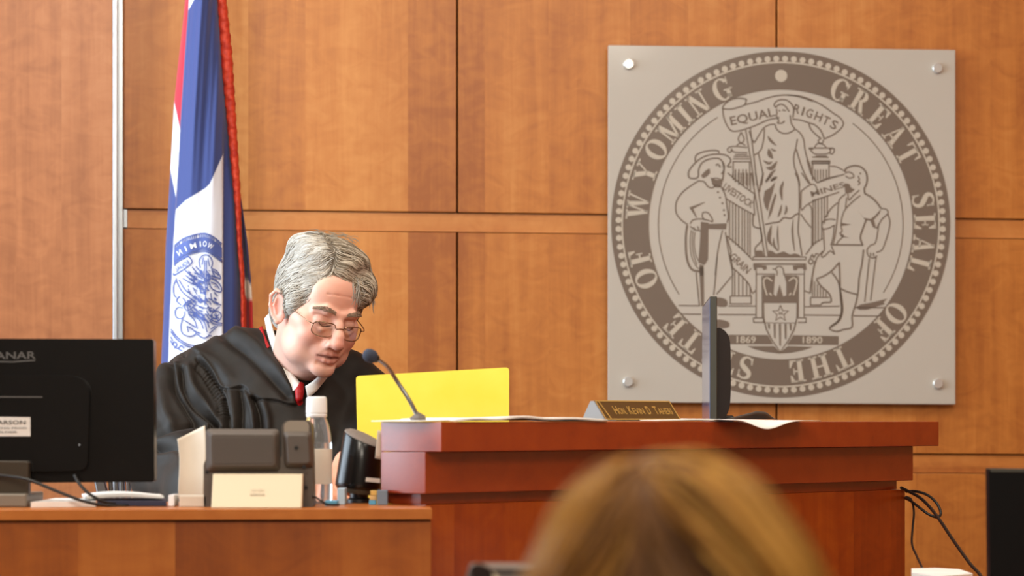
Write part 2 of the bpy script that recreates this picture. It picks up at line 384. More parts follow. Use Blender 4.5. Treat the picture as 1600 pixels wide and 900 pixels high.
# ------------------------------------------------------------------ etched seal plaque
OFF = .045
pq = [(950.0,628.5),(1493.0,632.0),(1493.0,78.0),(950.5,70.5)]
mb = MB(); slab(mb, pq, OFF-.010, OFF)
seal = thing('seal_plaque', 'large square frosted plaque with a round seal of three figures, bolted to the wall', 'plaque', Wp(1220,632,.0))
obj('panel', mb, M['acryl'], seal, bevel=.002)
for x, y in ((982,100.5),(1464,107),(981,596.5),(1465,599.5)):
    c = Wp(x, y, OFF); q = c.copy(); R_ = WN.to_track_quat('Z', 'Y').to_matrix().to_4x4()
    mb = MB(); mb.lathe([(.0115,0),(.0125,.001),(.0125,.008),(.011,.0095),(.004,.0095)], c, 28, R_)
    mb.lathe([(.008,-.0325),(.008,-.010)], c, 16, R_)
    st = obj('standoff_bolt', mb, M['steel'], seal, True, autos=30)
class Art:                                   # flat artwork in pixels laid on a surface
    def __init__(s, fn): s.fn = fn; s.mb = MB()
    def add(s, vf): s.mb.add([s.fn(v[0], v[1]) for v in vf[0]], vf[1])
    def line(s, pts, w=2.0, smooth=True, closed=False): s.add(ribbon2(spline(pts, 5, closed) if smooth and len(pts) > 2 else (list(pts)+[pts[0]] if closed else pts), w))
    def fill(s, pts, smooth=False): s.add(poly2(spline(pts, 4, True)[:-1] if smooth else pts))
    def text(s, t, a, b, h, mirror=False, spacing=1.0, squeeze=1.0):   # cap height h px, centred between a and b
        v, f = text2(t, spacing); a = np.array(a, float); b = np.array(b, float); d = b-a; Ln = np.linalg.norm(d); d /= Ln
        up = np.array([d[1], -d[0]]); w = v[:,0].max()-v[:,0].min(); k = Ln/w
        m_ = (a+b)/2
        s.add(([m_+d*(x[0]*k*(-1 if mirror else 1))+up*((x[1]-.5)*h) for x in v], f))
CX, CY, RX, RY = 1219.8, 350.8, 264.8, 270.7
def pol(th, r): return (CX+RX*r*math.sin(th), CY-RY*r*math.cos(th))
def annulus(r0, r1, n=180):
    vs = []; fs = []
    for i in range(n):
        t = 2*math.pi*i/n; vs += [np.array(pol(t, r0)), np.array(pol(t, r1))]
        fs.append((2*i, 2*i+1, (2*i+3) % (2*n), (2*i+2) % (2*n)))
    return vs, fs
A = Art(lambda x, y: Wp(x, y, OFF+.0006)); A.add(annulus(.778, 1.0)); obj('seal_ring', A.mb, M['seal_ink'], seal)
A = Art(lambda x, y: Wp(x, y, OFF+.0012)); A.add(annulus(.931, .940))
def disc(x, y, r, n=18): return [np.array([x+r*math.cos(2*math.pi*i/n), y+r*math.sin(2*math.pi*i/n)]) for i in range(n)], [tuple(range(n))]
for i in range(116):
    x, y = pol(2*math.pi*(i+.5)/116, .957); A.add(disc(x, y, 4.7))
A.add(disc(1220.5, 118.5, 9.6)); obj('beaded_border', A.mb, M['seal_light'], seal)
LET = [('G',1315,137),('R',1345,160),('E',1372,184),('A',1396,213),('T',1419,241),('S',1443,313),('E',1447,347),('A',1445,383),('L',1438,415),
       ('O',1402,491),('F',1381,517),('T',1317,563),('H',1282,575),('E',1245,582),('S',1164,577),('T',1136,567),('A',1106,552),('T',1078,535),('E',1051,511),
       ('O',1008,436),('F',998,402),('W',995,321),('Y',1004,268),('O',1021,231),('M',1046,199),('I',1068,176),('N',1089,157),('G',1127,136)]
HH = 35/RY
for i_l, (c, x, y) in enumerate(LET):
    if i_l in (0, 5, 9, 11, 14, 19, 21): A = Art(lambda x, y: Wp(x, y, OFF+.0012))
    th0 = math.atan2((x-CX)/RX, -(y-CY)/RY); w, pieces = glyph(c); rc = .852
    for vs, fs in pieces:
        A.add(([np.array(pol(th0+(v[0]-w/2)*HH*.92/rc, rc+(v[1]-.5)*HH)) for v in vs], fs))
    if i_l in (4, 8, 10, 13, 18, 20, 27): obj('seal_lettering', A.mb, M['seal_light'], seal)

A = Art(lambda x, y: Wp(x, y, OFF+.0006))
K = 5.625
def crop(ox, oy, k=K): return lambda pts: [(ox+x/k, oy+y/k) for x, y in pts]
a_, b_, c_, d_ = crop(1040,130), crop(1110,130), crop(1230,130), crop(1040,270)
e_, f_, g_, h_, i_ = crop(1150,270), crop(1250,250), crop(1060,400), crop(1240,390), crop(1140,390)
n_ = crop(1130,500,6.4286)
def ln(cr, w, *paths, smooth=True):
    for p in paths: A.line(cr(p), w, smooth)
def fl(cr, *paths, smooth=False):
    for p in paths: A.fill(cr(p), smooth)
# thin inner circle, broken at the banner and the ground
def arc(t0, t1, r, w):
    A.line([pol(math.radians(t0+(t1-t0)*i/60), r) for i in range(61)], w, False)
arc(36, 123, .722, 1.5); arc(-124, -31, .722, 1.5)
# banner and standing figure
ln(b_, 2.2, [(105,215),(125,185),(180,145),(250,132),(318,140)], [(318,140),(300,190),(245,212),(180,228),(115,225),(105,215)],
   [(300,190),(400,165),(500,130),(600,108),(700,105),(800,125),(900,160)], [(108,220),(115,290),(140,360),(180,415),(230,422),(300,405),(400,370),(500,325),(590,305)])
ln(c_, 2.2, [(0,106),(100,112),(200,142),(300,190),(400,260),(460,300),(490,340),(490,370),(460,410),(400,455),(325,490)],
   [(45,315),(120,325),(180,345),(240,365),(290,410),(315,460),(325,490)], [(190,355),(205,400),(240,440),(280,475),(300,485)])
A.text('EQUAL', (1141,189), (1210,174), 14); 
for t, x, y, ang in (('R',1245.5,170,17),('I',1255,173.5,17),('G',1265,176.5,18),('H',1279,182,22),('T',1291,188,24),('S',1303.5,194.5,27)):
    an = math.radians(ang); hw = {'I':1.6,'H':5.6}.get(t, 5.2); A.text(t, (x-hw*math.cos(an), y-hw*math.sin(an)), (x+hw*math.cos(an), y+hw*math.sin(an)), 14)
ln(b_, 2.0, [(310,410),(335,560),(360,700),(385,900)], [(350,395),(370,550),(388,700),(410,900)], smooth=False)
ln(e_, 2.0, [(135,0),(185,300),(252,735)], [(170,0),(200,180),(282,735)], smooth=False)
ln(b_, 2.0, [(270,430),(245,490),(268,525),(297,495),(270,430)], [(325,610),(210,605),(185,575)], [(185,575),(180,605),(160,605),(150,580),(175,560),(230,556),(325,566)], [(230,550),(250,533),(275,530),(310,550)])
ln(b_, 2.0, [(215,628),(325,628)], [(205,645),(340,645)], [(198,665),(345,665)], [(195,690),(348,690)], [(200,690),(200,850)], [(220,755),(220,870)], [(250,755),(250,895)], [(285,755),(285,900)], [(315,755),(315,900)], [(345,690),(345,900)], smooth=False)
ln(b_, 2.0, [(340,420),(360,480),(385,525)], [(385,525),(430,450),(470,392),(520,365),(570,360)], [(475,400),(470,480),(450,570),(420,610),(380,635)], [(420,610),(440,700),(460,800),(450,900)])
ln(b_, 2.2, [(575,215),(560,190),(580,160),(620,145),(670,150),(710,180),(732,230),(725,305)], [(575,215),(592,195),(625,185),(660,205),(692,250)], [(580,225),(585,260),(580,290),(600,330),(590,350),(630,350),(652,330)],
   [(700,280),(710,350),(740,400)], [(570,365),(580,400),(620,435),(680,440),(740,410)], [(632,240),(645,236),(662,245)], [(600,238),(615,246)], [(590,300),(605,306)])
ln(b_, 2.1, [(740,400),(790,440),(820,500),(830,580),(850,660),(880,740),(885,800)], [(765,490),(750,570),(732,650),(740,740),(770,820),(785,900)], [(755,580),(790,700),(830,800),(880,890)])
for w, p in ((4,[(505,465),(530,505),(580,550)]),(7,[(512,575),(522,625),(550,665)]),(3,[(530,575),(555,590),(580,595)]),(4,[(465,680),(510,704),(545,690)]),(6,[(490,742),(540,745),(587,685)]),(4,[(490,870),(530,800),(575,758)]),(5,[(535,862),(560,838),(587,825)]),(3,[(640,860),(640,900)])):
    A.line(b_(p), [1,w,w,1])
ln(e_, 2.2, [(520,0),(545,60),(555,130),(555,350),(545,500),(560,600),(580,730)])
fl(e_, [(240,235),(252,160),(300,130),(345,80),(322,170),(292,270),(278,340),(255,300)], [(345,175),(355,200),(335,270),(315,345),(280,415),(292,340),(318,250)])
for w, p in ((4.5,[(415,75),(395,150),(405,245)]),(3.5,[(400,280),(388,340),(368,390)]),(3.5,[(440,285),(442,330),(425,368)]),(6,[(312,460),(295,530),(290,590),(318,645)]),(3.5,[(330,570),(335,640),(372,690)]),(2.6,[(368,465),(365,560),(376,680)]),(3,[(502,408),(495,500),(502,600),(516,690)]),(4,[(320,15),(275,60),(262,85)]),(4,[(360,35),(320,60),(305,75)])):
    A.line(e_(p), [1,w,w,1.2])
ln(e_, 2.4, [(255,455),(320,440),(380,430),(420,395),(480,400),(520,370),(560,355)], [(215,480),(225,590),(175,650),(165,690)], [(150,360),(150,460),(190,485),(215,485)], [(240,0),(215,100),(205,170)])
fl(e_, [(160,690),(185,682),(232,684),(245,735),(165,735)], [(285,682),(320,688),(352,712),(385,702),(420,690),(460,712),(480,718),(515,708),(545,715),(572,735),(285,735)])
fl(b_, [(870,570),(905,568),(900,590)]) 
# pedestal, eagle and shield
ln(i_, 1.8, [(205,63),(672,65)], [(210,88),(670,90)], [(205,63),(210,92)], [(672,65),(670,92)], smooth=False)
fl(i_, [(208,118),(672,120),(672,136),(208,134)], [(205,134),(225,134),(325,140),(328,172),(300,182),(285,160),(240,160),(238,182),(215,182)], [(555,140),(672,136),(678,175),(655,185),(640,165),(600,165),(590,182),(562,182)])
ln(i_, 1.8, [(232,215),(402,216)], [(478,216),(652,216)], [(234,185),(232,600)], [(285,232),(287,600)], [(605,232),(603,600)], [(656,185),(654,600)], [(208,600),(297,600),(297,640),(212,640),(208,600)], [(600,600),(672,600),(672,640),(600,640)], smooth=False)
fl(i_, [(292,228),(400,224),(392,300),(386,392),(408,412),(440,306),(470,412),(497,402),(497,290),(478,224),(596,228),(598,470),(292,470)])
ln(i_, 2.0, [(375,170),(402,170),(420,152),(450,150),(472,178),(476,226)], [(402,172),(418,196),(415,228)])
fl(i_, [(292,468),(303,468),(305,600),(330,700),(375,790),(445,892),(445,904),(365,796),(318,705),(292,600)], [(600,468),(588,468),(586,600),(560,700),(515,790),(445,892),(445,904),(525,796),(572,705),(598,600)])
A.line(i_([(305,643),(585,645)]), 1.2, False)
for x, y1 in ((345,700),(395,782),(442,850),(490,790),(535,715)): fl(i_, [(x-10,652),(x+10,652),(x+9,y1),(x-5,y1-8)])
st = []
for k in range(10):
    a = math.pi*k/5; r = 74 if k % 2 == 0 else 32; st.append((447+r*math.sin(a)*.98, 562-r*math.cos(a)))
A.line(i_(st), 1.5, False, True); A.text('44', i_([(428,560)])[0], i_([(466,560)])[0], 5.5)
fl(i_, [(-120,748),(334,750),(382,832),(-120,830)], [(560,752),(958,760),(958,838),(505,836)])
fl(n_, [(240,262),(510,262),(570,322),(650,262),(905,270),(800,305),(680,330),(560,337),(420,320),(320,295)])
# herdsman
ln(d_, 2.2, [(290,70),(220,115),(150,170),(100,240),(88,310),(100,370),(150,425),(195,455)], [(290,70),(340,80),(370,120),(410,132),(450,110),(490,125)], [(490,125),(525,200),(540,300),(552,380),(540,440)])
ln(a_, 2.4, [(200,820),(205,770),(260,700),(330,650),(420,625),(520,630),(565,660),(570,690),(540,732)], [(260,690),(265,640),(310,610),(400,590),(460,595),(472,615)], [(290,810),(290,760),(320,700),(380,668),(460,660),(500,690),(520,740)], [(200,820),(220,836),(270,836),(292,812)], [(500,690),(512,760),(490,800)], [(440,722),(462,714),(482,740)], [(540,735),(580,735)], [(515,745),(500,860)])
fl(a_, [(310,812),(350,768),(386,748),(392,790),(362,820),(330,836)], [(395,828),(440,848),(482,850),(500,830),(492,880),(470,905),(430,900),(405,870)])
ln(d_, 2.0, [(400,55),(450,48),(492,70),(482,118),(440,122),(410,92)])
for x, y in ((460,170),(478,218),(500,268),(512,328),(518,372)): A.add(disc(1040+x/K, 270+y/K, 1.7, 10))
A.line(d_([(345,258),(225,310),(272,392)]), [1,4,5,1.5], False)
fl(d_, [(375,448),(538,444),(532,498),(375,494)], [(310,430),(378,438),(372,760),(342,812),(288,790),(302,600)], [(298,805),(332,812),(332,905),(300,905)])
ln(d_, 2.0, [(325,350),(330,400),(415,432)], [(325,348),(370,350),(405,395),(415,430)], [(215,450),(240,415),(300,405),(360,415)], [(215,470),(260,502),(312,510)], [(245,480),(262,500)], [(280,470),(292,500)], [(500,505),(460,680),(435,905)], [(525,520),(550,680),(580,830),(592,905)])
ln(d_, 3.4, [(190,460),(178,560),(180,700),(200,800),(240,855),(300,866)]); ln(d_, 1.5, [(225,500),(215,600),(225,720),(255,800),(290,845)], [(258,520),(250,620),(265,720),(290,772)], [(240,510),(234,610),(246,720),(275,810)])
ln(g_, 2.0, [(155,145),(185,440)], [(340,0),(325,200),(310,345)], [(465,180),(400,260),(335,335)], [(480,105),(560,180),(620,250),(650,325),(680,300)]); fl(g_, [(182,95),(222,95),(226,440),(200,440)])
ln(d_, 2.0, [(540,555),(640,640),(768,770)], [(535,555),(575,690),(570,730),(585,820),(592,850)], [(545,0),(600,50),(700,130),(782,186)], [(535,230),(650,300),(782,372)], [(782,186),(775,260),(782,372)], smooth=False)
A.text('LIVESTOCK', d_([(515,112)])[0], d_([(768,285)])[0], 11.5); A.text('GRAIN', d_([(580,722)])[0], d_([(735,865)])[0], 12)
for x in (590,615,640,663,687,720,745):
    y0 = 88+(x-600)*.72; A.line(d_([(x,0),(x,max(30,y0-40))]), 1.8, False)
for x in (562,590,615,642,672,695,722,742): A.line(d_([(x,268+(x-590)*.55),(x,590+(x-560)*.85)]), 1.8, False)
for x, y0 in ((474,115),(495,120),(530,150),(565,185),(600,225),(630,270)): A.line(g_([(x,y0),(x,352)]), 1.8, False)
ln(g_, 2.0, [(455,352),(640,352),(640,420),(455,420),(455,352)], [(0,435),(190,437)], [(440,440),(682,441)], [(0,510),(200,512)], [(350,515),(676,516)], smooth=False)
fl(g_, [(335,368),(410,378),(432,410),(425,440),(395,448),(335,438)], [(335,560),(425,572),(450,600),(430,630),(335,630)], smooth=True)
# miner
ln(e_, 2.0, [(570,165),(620,125),(670,100),(700,115),(712,152)], [(715,85),(800,50),(905,25)], [(580,330),(620,285),(700,240),(800,205),(905,170)], [(572,165),(570,300),(580,332)], [(570,362),(610,422),(660,482)], [(640,275),(665,320),(668,480)], [(575,0),(610,50),(640,95)], [(668,480),(668,650)])
ln(f_, 2.0, [(265,55),(320,60),(390,95)], [(150,200),(250,165),(392,125)])
A.text('MINES', f_([(95,300)])[0], f_([(390,212)])[0], 9)
ln(f_, 2.0, [(105,8),(260,8),(260,30),(105,30),(105,8)], [(110,30),(110,180)], [(255,30),(255,155)], [(60,0),(95,120),(150,200)], smooth=False)
for x in (132,155,180,205,232): A.line(f_([(x,82),(x,185-(x-132)*.25)]), 1.8, False)
for x, y1 in ((115,745),(135,735),(160,720),(190,700),(215,560),(240,500)): A.line(f_([(x,345-(x-115)*.25),(x,y1)]), 1.8, False)
ln(c_, 2.0, [(240,565),(260,535),(290,530),(325,545),(340,565)], [(190,570),(400,570)], [(190,570),(225,610),(250,622),(340,622),(380,600),(370,572)], [(375,575),(410,575),(412,600),(395,622),(372,615)], [(250,640),(350,640)], [(220,650),(365,652)], [(212,690),(378,690)], [(218,706),(372,706)], [(298,485),(272,505),(285,528),(312,522),(318,495)])
ln(f_, 2.8, [(395,105),(402,78),(440,58),(490,50),(540,65),(580,110),(590,170),(580,220),(565,250),(570,300)], [(570,295),(630,330),(680,380),(710,425)], [(580,530),(550,610),(530,680),(550,750)])
ln(f_, 2.0, [(395,115),(430,105),(465,125),(470,150),(430,158),(400,140)], [(510,140),(522,172),(510,188),(527,200),(510,222)], [(420,290),(430,352),(470,310),(522,265)], [(400,300),(360,330),(340,370),(330,480),(320,580),(305,680),(290,740)],
   [(530,312),(480,350),(400,430),(370,500),(360,580),(370,625),(350,645),(380,668),(340,710),(320,742)], [(710,425),(760,435),(772,470),(720,520),(685,580),(670,602)], [(770,470),(790,540),(780,620),(750,720),(720,790),(670,812)], [(690,560),(680,650),(660,730),(620,750),(590,790),(600,840),(640,862),(680,842)],
   [(330,375),(270,430),(220,510)], [(190,570),(210,535),(260,520),(312,525)], [(190,570),(200,605),(250,600),(307,570)], [(205,610),(210,700),(215,790)], [(300,580),(290,680),(270,750)], [(215,790),(190,830),(195,855),(220,840),(250,810),(270,800),(300,827),(290,790),(275,755)], [(200,690),(120,740),(50,832)], [(200,800),(150,860),(135,905)], [(620,815),(622,845)], [(645,815),(647,848)], [(410,330),(400,420)])
A.add(disc(1250+530/K, 250+118/K, 1.6, 10))
fl(f_, [(388,205),(430,208),(450,245),(482,258),(450,288),(400,296)], [(505,438),(560,508),(620,518),(660,488),(712,430),(700,468),(650,525),(670,604),(640,590),(615,532),(575,532)], [(365,552),(450,568),(365,580)], [(345,655),(436,685),(365,676)], [(278,738),(555,740),(555,754),(278,752)])
ln(h_, 2.6, [(190,100),(170,200),(152,310),(145,382)], [(200,256),(260,235),(330,190),(397,118)], [(335,200),(380,260),(402,320),(418,430),(425,540),(400,620),(330,672),(320,700),(380,720),(440,702),(500,690),(517,660),(515,580),(550,460),(570,340),(575,250),(600,130),(615,0)], [(400,110),(405,200),(408,330)], [(410,340),(470,370),(562,396)], [(200,262),(240,320),(310,385),(330,440),(320,462),(262,466),(240,482)])
A.line(h_([(402,310),(418,430),(425,540),(395,625),(325,685)]), [2,4.4,4.4,4,2])
ln(h_, 2.0, [(665,75),(625,460)], [(725,60),(676,450)], [(98,503),(405,498)], [(540,510),(820,510)], [(95,575),(405,578)], [(525,582),(762,585)], [(148,420),(312,420)], [(148,420),(148,487),(242,487)], [(95,360),(145,385)], smooth=False)
for x, y1 in ((165,412),(185,412),(210,412),(235,412),(260,412),(285,412)): A.line(h_([(x,262+(x-165)*.9),(x,y1)]), 1.8, False)
fl(h_, [(545,508),(590,482),(680,466),(745,450),(825,430),(790,463),(802,480),(742,496),(650,528),(580,530)]); ln(h_, 2.2, [(128,105),(150,82),(172,105),(150,128),(128,105)], [(145,75),(165,45),(178,70),(195,40),(218,38)])
obj('seal_linework', A.mb, M['seal_ink'], seal)
A = Art(lambda x, y: Wp(x, y, OFF+.0012))
A.text('1869', (1151,530), (1181,530.5), 10.5); obj('year_lettering', A.mb, M['seal_light'], seal)
A = Art(A.fn); A.text('1890', (1254,530.8), (1285,531), 10.5); obj('year_lettering', A.mb, M['seal_light'], seal)
A = Art(A.fn)
for ps in (([(375,277),(330,247),(300,272),(310,340),(330,402)], [(350,380),(368,402)]), ([(520,277),(560,247),(590,272),(580,340),(560,402)], [(540,380),(525,402)])):
    A = Art(A.fn)
    for p in ps: A.line(i_(p), 2.2)
    obj('eagle_wing', A.mb, M['seal_light'], seal)

# ------------------------------------------------------------------ state flag on its pole
ZF = 6.62
def X_(y, *ys): return float(np.interp(y, [a for a, b in ys], [b for a, b in ys]))
fl_l = lambda y: X_(y,(-260,315),(0,289),(50,284),(110,277),(160,272),(265,266),(300,264),(380,259),(500,255),(600,250),(820,246))
fl_f = lambda y: X_(y,(-260,318),(0,295),(66,290),(126,286),(200,281),(308,275),(380,271),(500,265),(600,262),(820,258))      # front fold starts
fl_r = lambda y: X_(y,(-260,338),(0,341),(100,347),(180,355),(277,364),(330,369),(397,373),(440,377),(510,378),(600,380),(820,386))
fl_e = lambda y: X_(y,(-260,341),(0,354),(83,363),(167,368),(267,374),(297,376),(380,378),(427,382),(510,384),(820,392))
def flag_z(x, y):
    l, r, f = fl_l(y), fl_r(y), fl_f(y); u = min(1, max(0, (x-l)/(r-l)))
    z = ZF-.075*math.sqrt(max(0, 1-(2*u-1)**2))
    s = lambda t: 1/(1+math.exp(-max(-40, min(40, t))))
    z += .022*(1-s((x-f-.6)*2.2))
    k = min(1, max(0, (y-190)/70)); z += k*(.018*s((x-348.5)*2.4)-.010*math.exp(-((x-366)/7)**2))
    top_ = min(1, max(0, (330-y)/160))
    z += .0060*math.sin((x-f)*.19+.6)*(.3+.7*top_)+.0016*math.sin((x-f)*.55-y*.004)*top_+.0012*math.sin(x*.17+y*.011)
    return z
def pin(px, py, poly):
    c = np.zeros(px.shape, bool); n = len(poly)
    for i in range(n):
        (x1, y1), (x2, y2) = poly[i], poly[(i+1) % n]
        if y1 == y2: continue
        t = ((y1 > py) != (y2 > py)) & (px < (x2-x1)*(py-y1)/(y2-y1)+x1); c ^= t
    return c
flag = thing('state_flag', 'blue, white and red state flag hanging in folds from a pole behind the seated person', 'flag', P(330,1200,ZF))
NX, ys = 180, np.arange(-260, 822, 1.6); px_, py_, vz = [], [], []
for y in ys:
    l, r = fl_l(y), fl_r(y)
    for i in range(NX+1):
        x = l+(r-l)*i/NX; px_.append(x); py_.append(y); vz.append(flag_z(x, y))
px_, py_, vz = map(np.array, (px_, py_, vz))
front = np.stack([(px_-800)/F*vz, vz, EYE-(py_-HOR)/F*vz], 1)
NB = 12; back = []
for y in ys:
    l, r = fl_l(y), fl_r(y)
    for i in range(1, NB):
        t = i/NB; x = r+(l-r)*t; z = ZF+.05*math.sin(math.pi*t)+.01; back.append(P(x, y, z))
back = np.array(back)
col = np.tile(np.array(srgb(60,75,132)[:3]), (len(px_), 1))
ss = np.zeros((len(px_), 3)); offs = [(-.25,-.4),(.25,-.4),(-.25,.4),(.25,.4)]
BL, WH, RD = [np.array(srgb(*c)[:3]) for c in ((58,73,132),(226,230,242),(196,40,62))]
Lx = [(fl_l(y)-2, y) for y in range(-260, 161, 20)]
red = Lx+[(281,203),(286,126),(290,66),(294,12),(303,0),(318,-140)]
white1 = [(272,158),(281.5,203),(279,250),(275,309),(265.8,263)]
white2 = [(349,240),(328,287),(321,294),(290,313),(274.5,328),(271,380),(265,500),(262,600),(258,822),(348.5,822),(348.5,400)]
wedge = [(303,0),(294.5,16),(296,-40),(318,-140)]
for dx, dy in offs:
    c = np.tile(BL, (len(px_), 1)); X, Y = px_+dx, py_+dy
    for poly, cc in ((red,RD),(white1,WH),(white2,WH),(wedge,WH)): c[pin(X, Y, poly)] = cc
    ss += c/4
allv = np.concatenate([front, back]); nf = len(front); W1 = NX+1; nr = len(ys); WB = NB-1
j, i = np.meshgrid(np.arange(nr-1), np.arange(NX), indexing='ij')
q = np.stack([j*W1+i, j*W1+i+1, (j+1)*W1+i+1, (j+1)*W1+i], -1).reshape(-1, 4)
qb = []
for jj in range(nr-1):
    ra = [jj*W1+NX]+[nf+jj*WB+k for k in range(WB)]+[jj*W1]; rb = [(jj+1)*W1+NX]+[nf+(jj+1)*WB+k for k in range(WB)]+[(jj+1)*W1]
    qb += [(ra[k], ra[k+1], rb[k+1], rb[k]) for k in range(WB+1)]
np_obj('cloth', allv, np.concatenate([q, np.array(qb)])[:, ::-1], M['flag'], flag, True, np.concatenate([ss, np.tile(BL, (len(back), 1))]))
# rear fold showing right of the fringe, a separate layer of the same cloth
rl = [(y, fl_e(y)-5) for y in range(280, 822, 8)]; rr = lambda y: X_(y,(280,372),(317,378),(380,387),(433,392),(480,395),(820,404))
v = []; c = []; NQ = 14
for y, x0 in rl:
    for k in range(NQ+1):
        x = x0-14+(rr(y)-x0+14)*k/NQ; v.append(P(x, y, ZF+.03+.012*math.sin(k*.9+y*.01)))
        lo = y > np.interp(x, [378,394], [462,471]); mid_ = y > np.interp(x, [378,394], [434,441])
        c.append(srgb(190,40,40)[:3] if lo else srgb(228,214,200)[:3] if mid_ else srgb(66,60,96)[:3])
f = [(a*(NQ+1)+k, a*(NQ+1)+k+1, (a+1)*(NQ+1)+k+1, (a+1)*(NQ+1)+k) for a in range(len(rl)-1) for k in range(NQ)]
o = np_obj('rear_fold', v, f, M['flag'], flag, True, np.array(c)); md = o.modifiers.new('t', 'SOLIDIFY'); md.thickness = .004
# twisted red fringe along the fly edge
vs = []; yy = np.arange(-260, 822, 2.0); n = 14
for y in yy:
    l, e = fl_r(y)-1.5, fl_e(y); cx = (l+e)/2; hw = (e-l)/2/F*ZF
    for k in range(n):
        a = 2*math.pi*k/n; w = 1+.07*math.sin(a*2-y*.30)+.035*math.sin(a+y*.71); c0 = P(cx, y, ZF-.018)
        vs.append(c0+Vector((hw*w*math.cos(a), .014*w*math.sin(a), 0)))
f = [(a*n+k, a*n+(k+1) % n, (a+1)*n+(k+1) % n, (a+1)*n+k) for a in range(len(yy)-1) for k in range(n)]
np_obj('fringe', vs, f, M['fringe'], flag)
# the printed seal, seen from the back of the cloth
def fp(lift):
    def g(x, y):
        x = min(348, max(fl_f(y)+1.5, x)); v = P(x, y, flag_z(x, y)); d = (v-Vector((0,0,EYE))).normalized(); return v-d*lift
    return g
k_ = crop(250,360,4.283)
A = Art(fp(.003))
up_ = [(95,122),(160,77),(230,56),(300,45),(360,68),(415,116)]; lo_ = [(415,186),(370,158),(300,121),(230,134),(160,162),(90,207)]
su, sl = spline(up_, 6), spline(lo_[::-1], 6)
for r_ in range(4):                              # the band follows the bulge of the cloth in small quads
    e0 = [a*(1-r_/4)+b*r_/4 for a, b in zip(su, sl)]; e1 = [a*(1-(r_+1)/4)+b*(r_+1)/4 for a, b in zip(su, sl)]
    for a, b, c, d in zip(e0[:-1], e0[1:], e1[1:], e1[:-1]): A.add(([np.array(q) for q in k_([tuple(a), tuple(b), tuple(c), tuple(d)])], [(0,1,2,3)]))
ln(k_, 1.9, [(95,100),(160,52),(230,30),(300,20),(360,45),(415,90)], [(88,215),(150,168),(230,137),(300,128),(360,155),(418,200)], [(88,228),(150,180),(230,149),(300,140),(360,167),(418,212)])
for t in np.linspace(0.02, .98, 27):
    p = spline([(95,100),(160,52),(230,30),(300,20),(360,45),(415,90)],6); q = spline(up_,6); a = p[int(t*(len(p)-1))]; b = q[int(t*(len(q)-1))]; A.line(k_([tuple(a), tuple(b)]), 1.5, False)
ln(k_, 1.75, [(185,170),(205,190),(208,222),(100,297),(90,285)], [(185,170),(110,215),(95,240)], [(190,175),(165,180),(155,195)], [(270,250),(262,200),(290,165),(330,172),(352,212),(342,255)], [(300,200),(296,300),(305,400),(300,500)], [(312,200),(310,300),(318,400)], [(290,180),(282,230)], [(320,185),(332,240)],
   [(325,330),(350,320),(400,360),(412,400),(395,412),(350,390),(325,345)], [(340,345),(375,360),(400,395)], [(345,255),(380,270),(405,310),(395,320),(330,300)], [(355,270),(395,300)], [(340,420),(352,470),(410,500)], [(320,505),(350,540),(400,510)], [(345,580),(352,550),(385,540),(408,560),(405,590),(380,610),(350,600),(345,580)], [(362,562),(395,590)], [(395,562),(366,592)], [(310,560),(330,590),(380,615),(418,622)], [(330,600),(360,625),(415,635)],
   [(340,660),(372,640)], [(330,690),(385,640)], [(322,700),(345,705)])
ln(k_, 1.75, [(110,320),(90,370),(92,430),(110,450)], [(105,330),(140,400),(180,440),(230,470)], [(125,330),(165,395),(210,430),(270,478)], [(150,320),(200,350),(250,370),(285,390)], [(170,300),(220,340),(290,380)], [(190,280),(240,320),(290,360)], [(165,265),(230,320),(295,345)], [(215,245),(255,290),(298,320)], [(240,240),(275,280),(298,300)], [(130,440),(110,470),(140,500)], [(150,450),(170,480),(150,510)],
   [(165,490),(215,465),(240,490),(190,535),(165,520),(165,490)], [(180,500),(215,480)], [(175,490),(190,530)], [(150,520),(120,515),(100,540),(108,580),(140,590),(160,570),(160,540)], [(200,540),(250,570),(300,590),(330,620)], [(190,560),(230,600),(250,660)], [(220,560),(270,610),(290,660)], [(250,560),(300,620),(315,680)], [(270,555),(310,600),(330,650)], [(150,590),(138,640),(150,690),(200,710),(240,690),(215,660),(180,640)], [(180,640),(190,680)], [(160,600),(200,625),(240,650)], [(240,690),(290,720),(330,705)], [(225,670),(270,690)],
   [(72,660),(115,715),(180,760),(235,772)], [(70,675),(110,728),(175,772),(225,785)], [(66,735),(100,780),(150,808)], [(70,712),(85,740)], [(78,770),(95,745),(112,765),(95,790)], [(120,790),(140,770),(160,790)])
for t in range(120):                              # close engraving hatch in the middle of the print
    x, y = 180+rng.random()*190, 260+rng.random()*330; a = .7+rng.normal()*.35; L_ = 14+rng.random()*30
    A.line(k_([(x, y), (x+L_*math.cos(a), y+L_*math.sin(a))]), 1.1+rng.random()*1.1, False)
A.text('EQUAL', k_([(100,268)])[0], k_([(190,205)])[0], 6.5, mirror=True)
obj('printed_seal', A.mb, M['flag_ink'], flag)
A = Art(fp(.0042))
for t, x, y, an, hw in (('W',338,104,28,19),('O',300,88,4,13),('I',270,90,-4,4),('M',222,102,-14,20),('I',172,122,-24,4),('N',130,147,-32,15)):
    a = math.radians(an); A.text(t, k_([(x-hw*math.cos(a), y-hw*math.sin(a))])[0], k_([(x+hw*math.cos(a), y+hw*math.sin(a))])[0], 8.6, mirror=True)
obj('printed_lettering', A.mb, M['flag_white'], flag)
mb = MB(); pb = P(330,900,ZF+.02); mb.tube([(pb.x,pb.y,.05),(pb.x,pb.y,2.55)], .014, 16); obj('pole', mb, M['pole'], flag, True, autos=40)
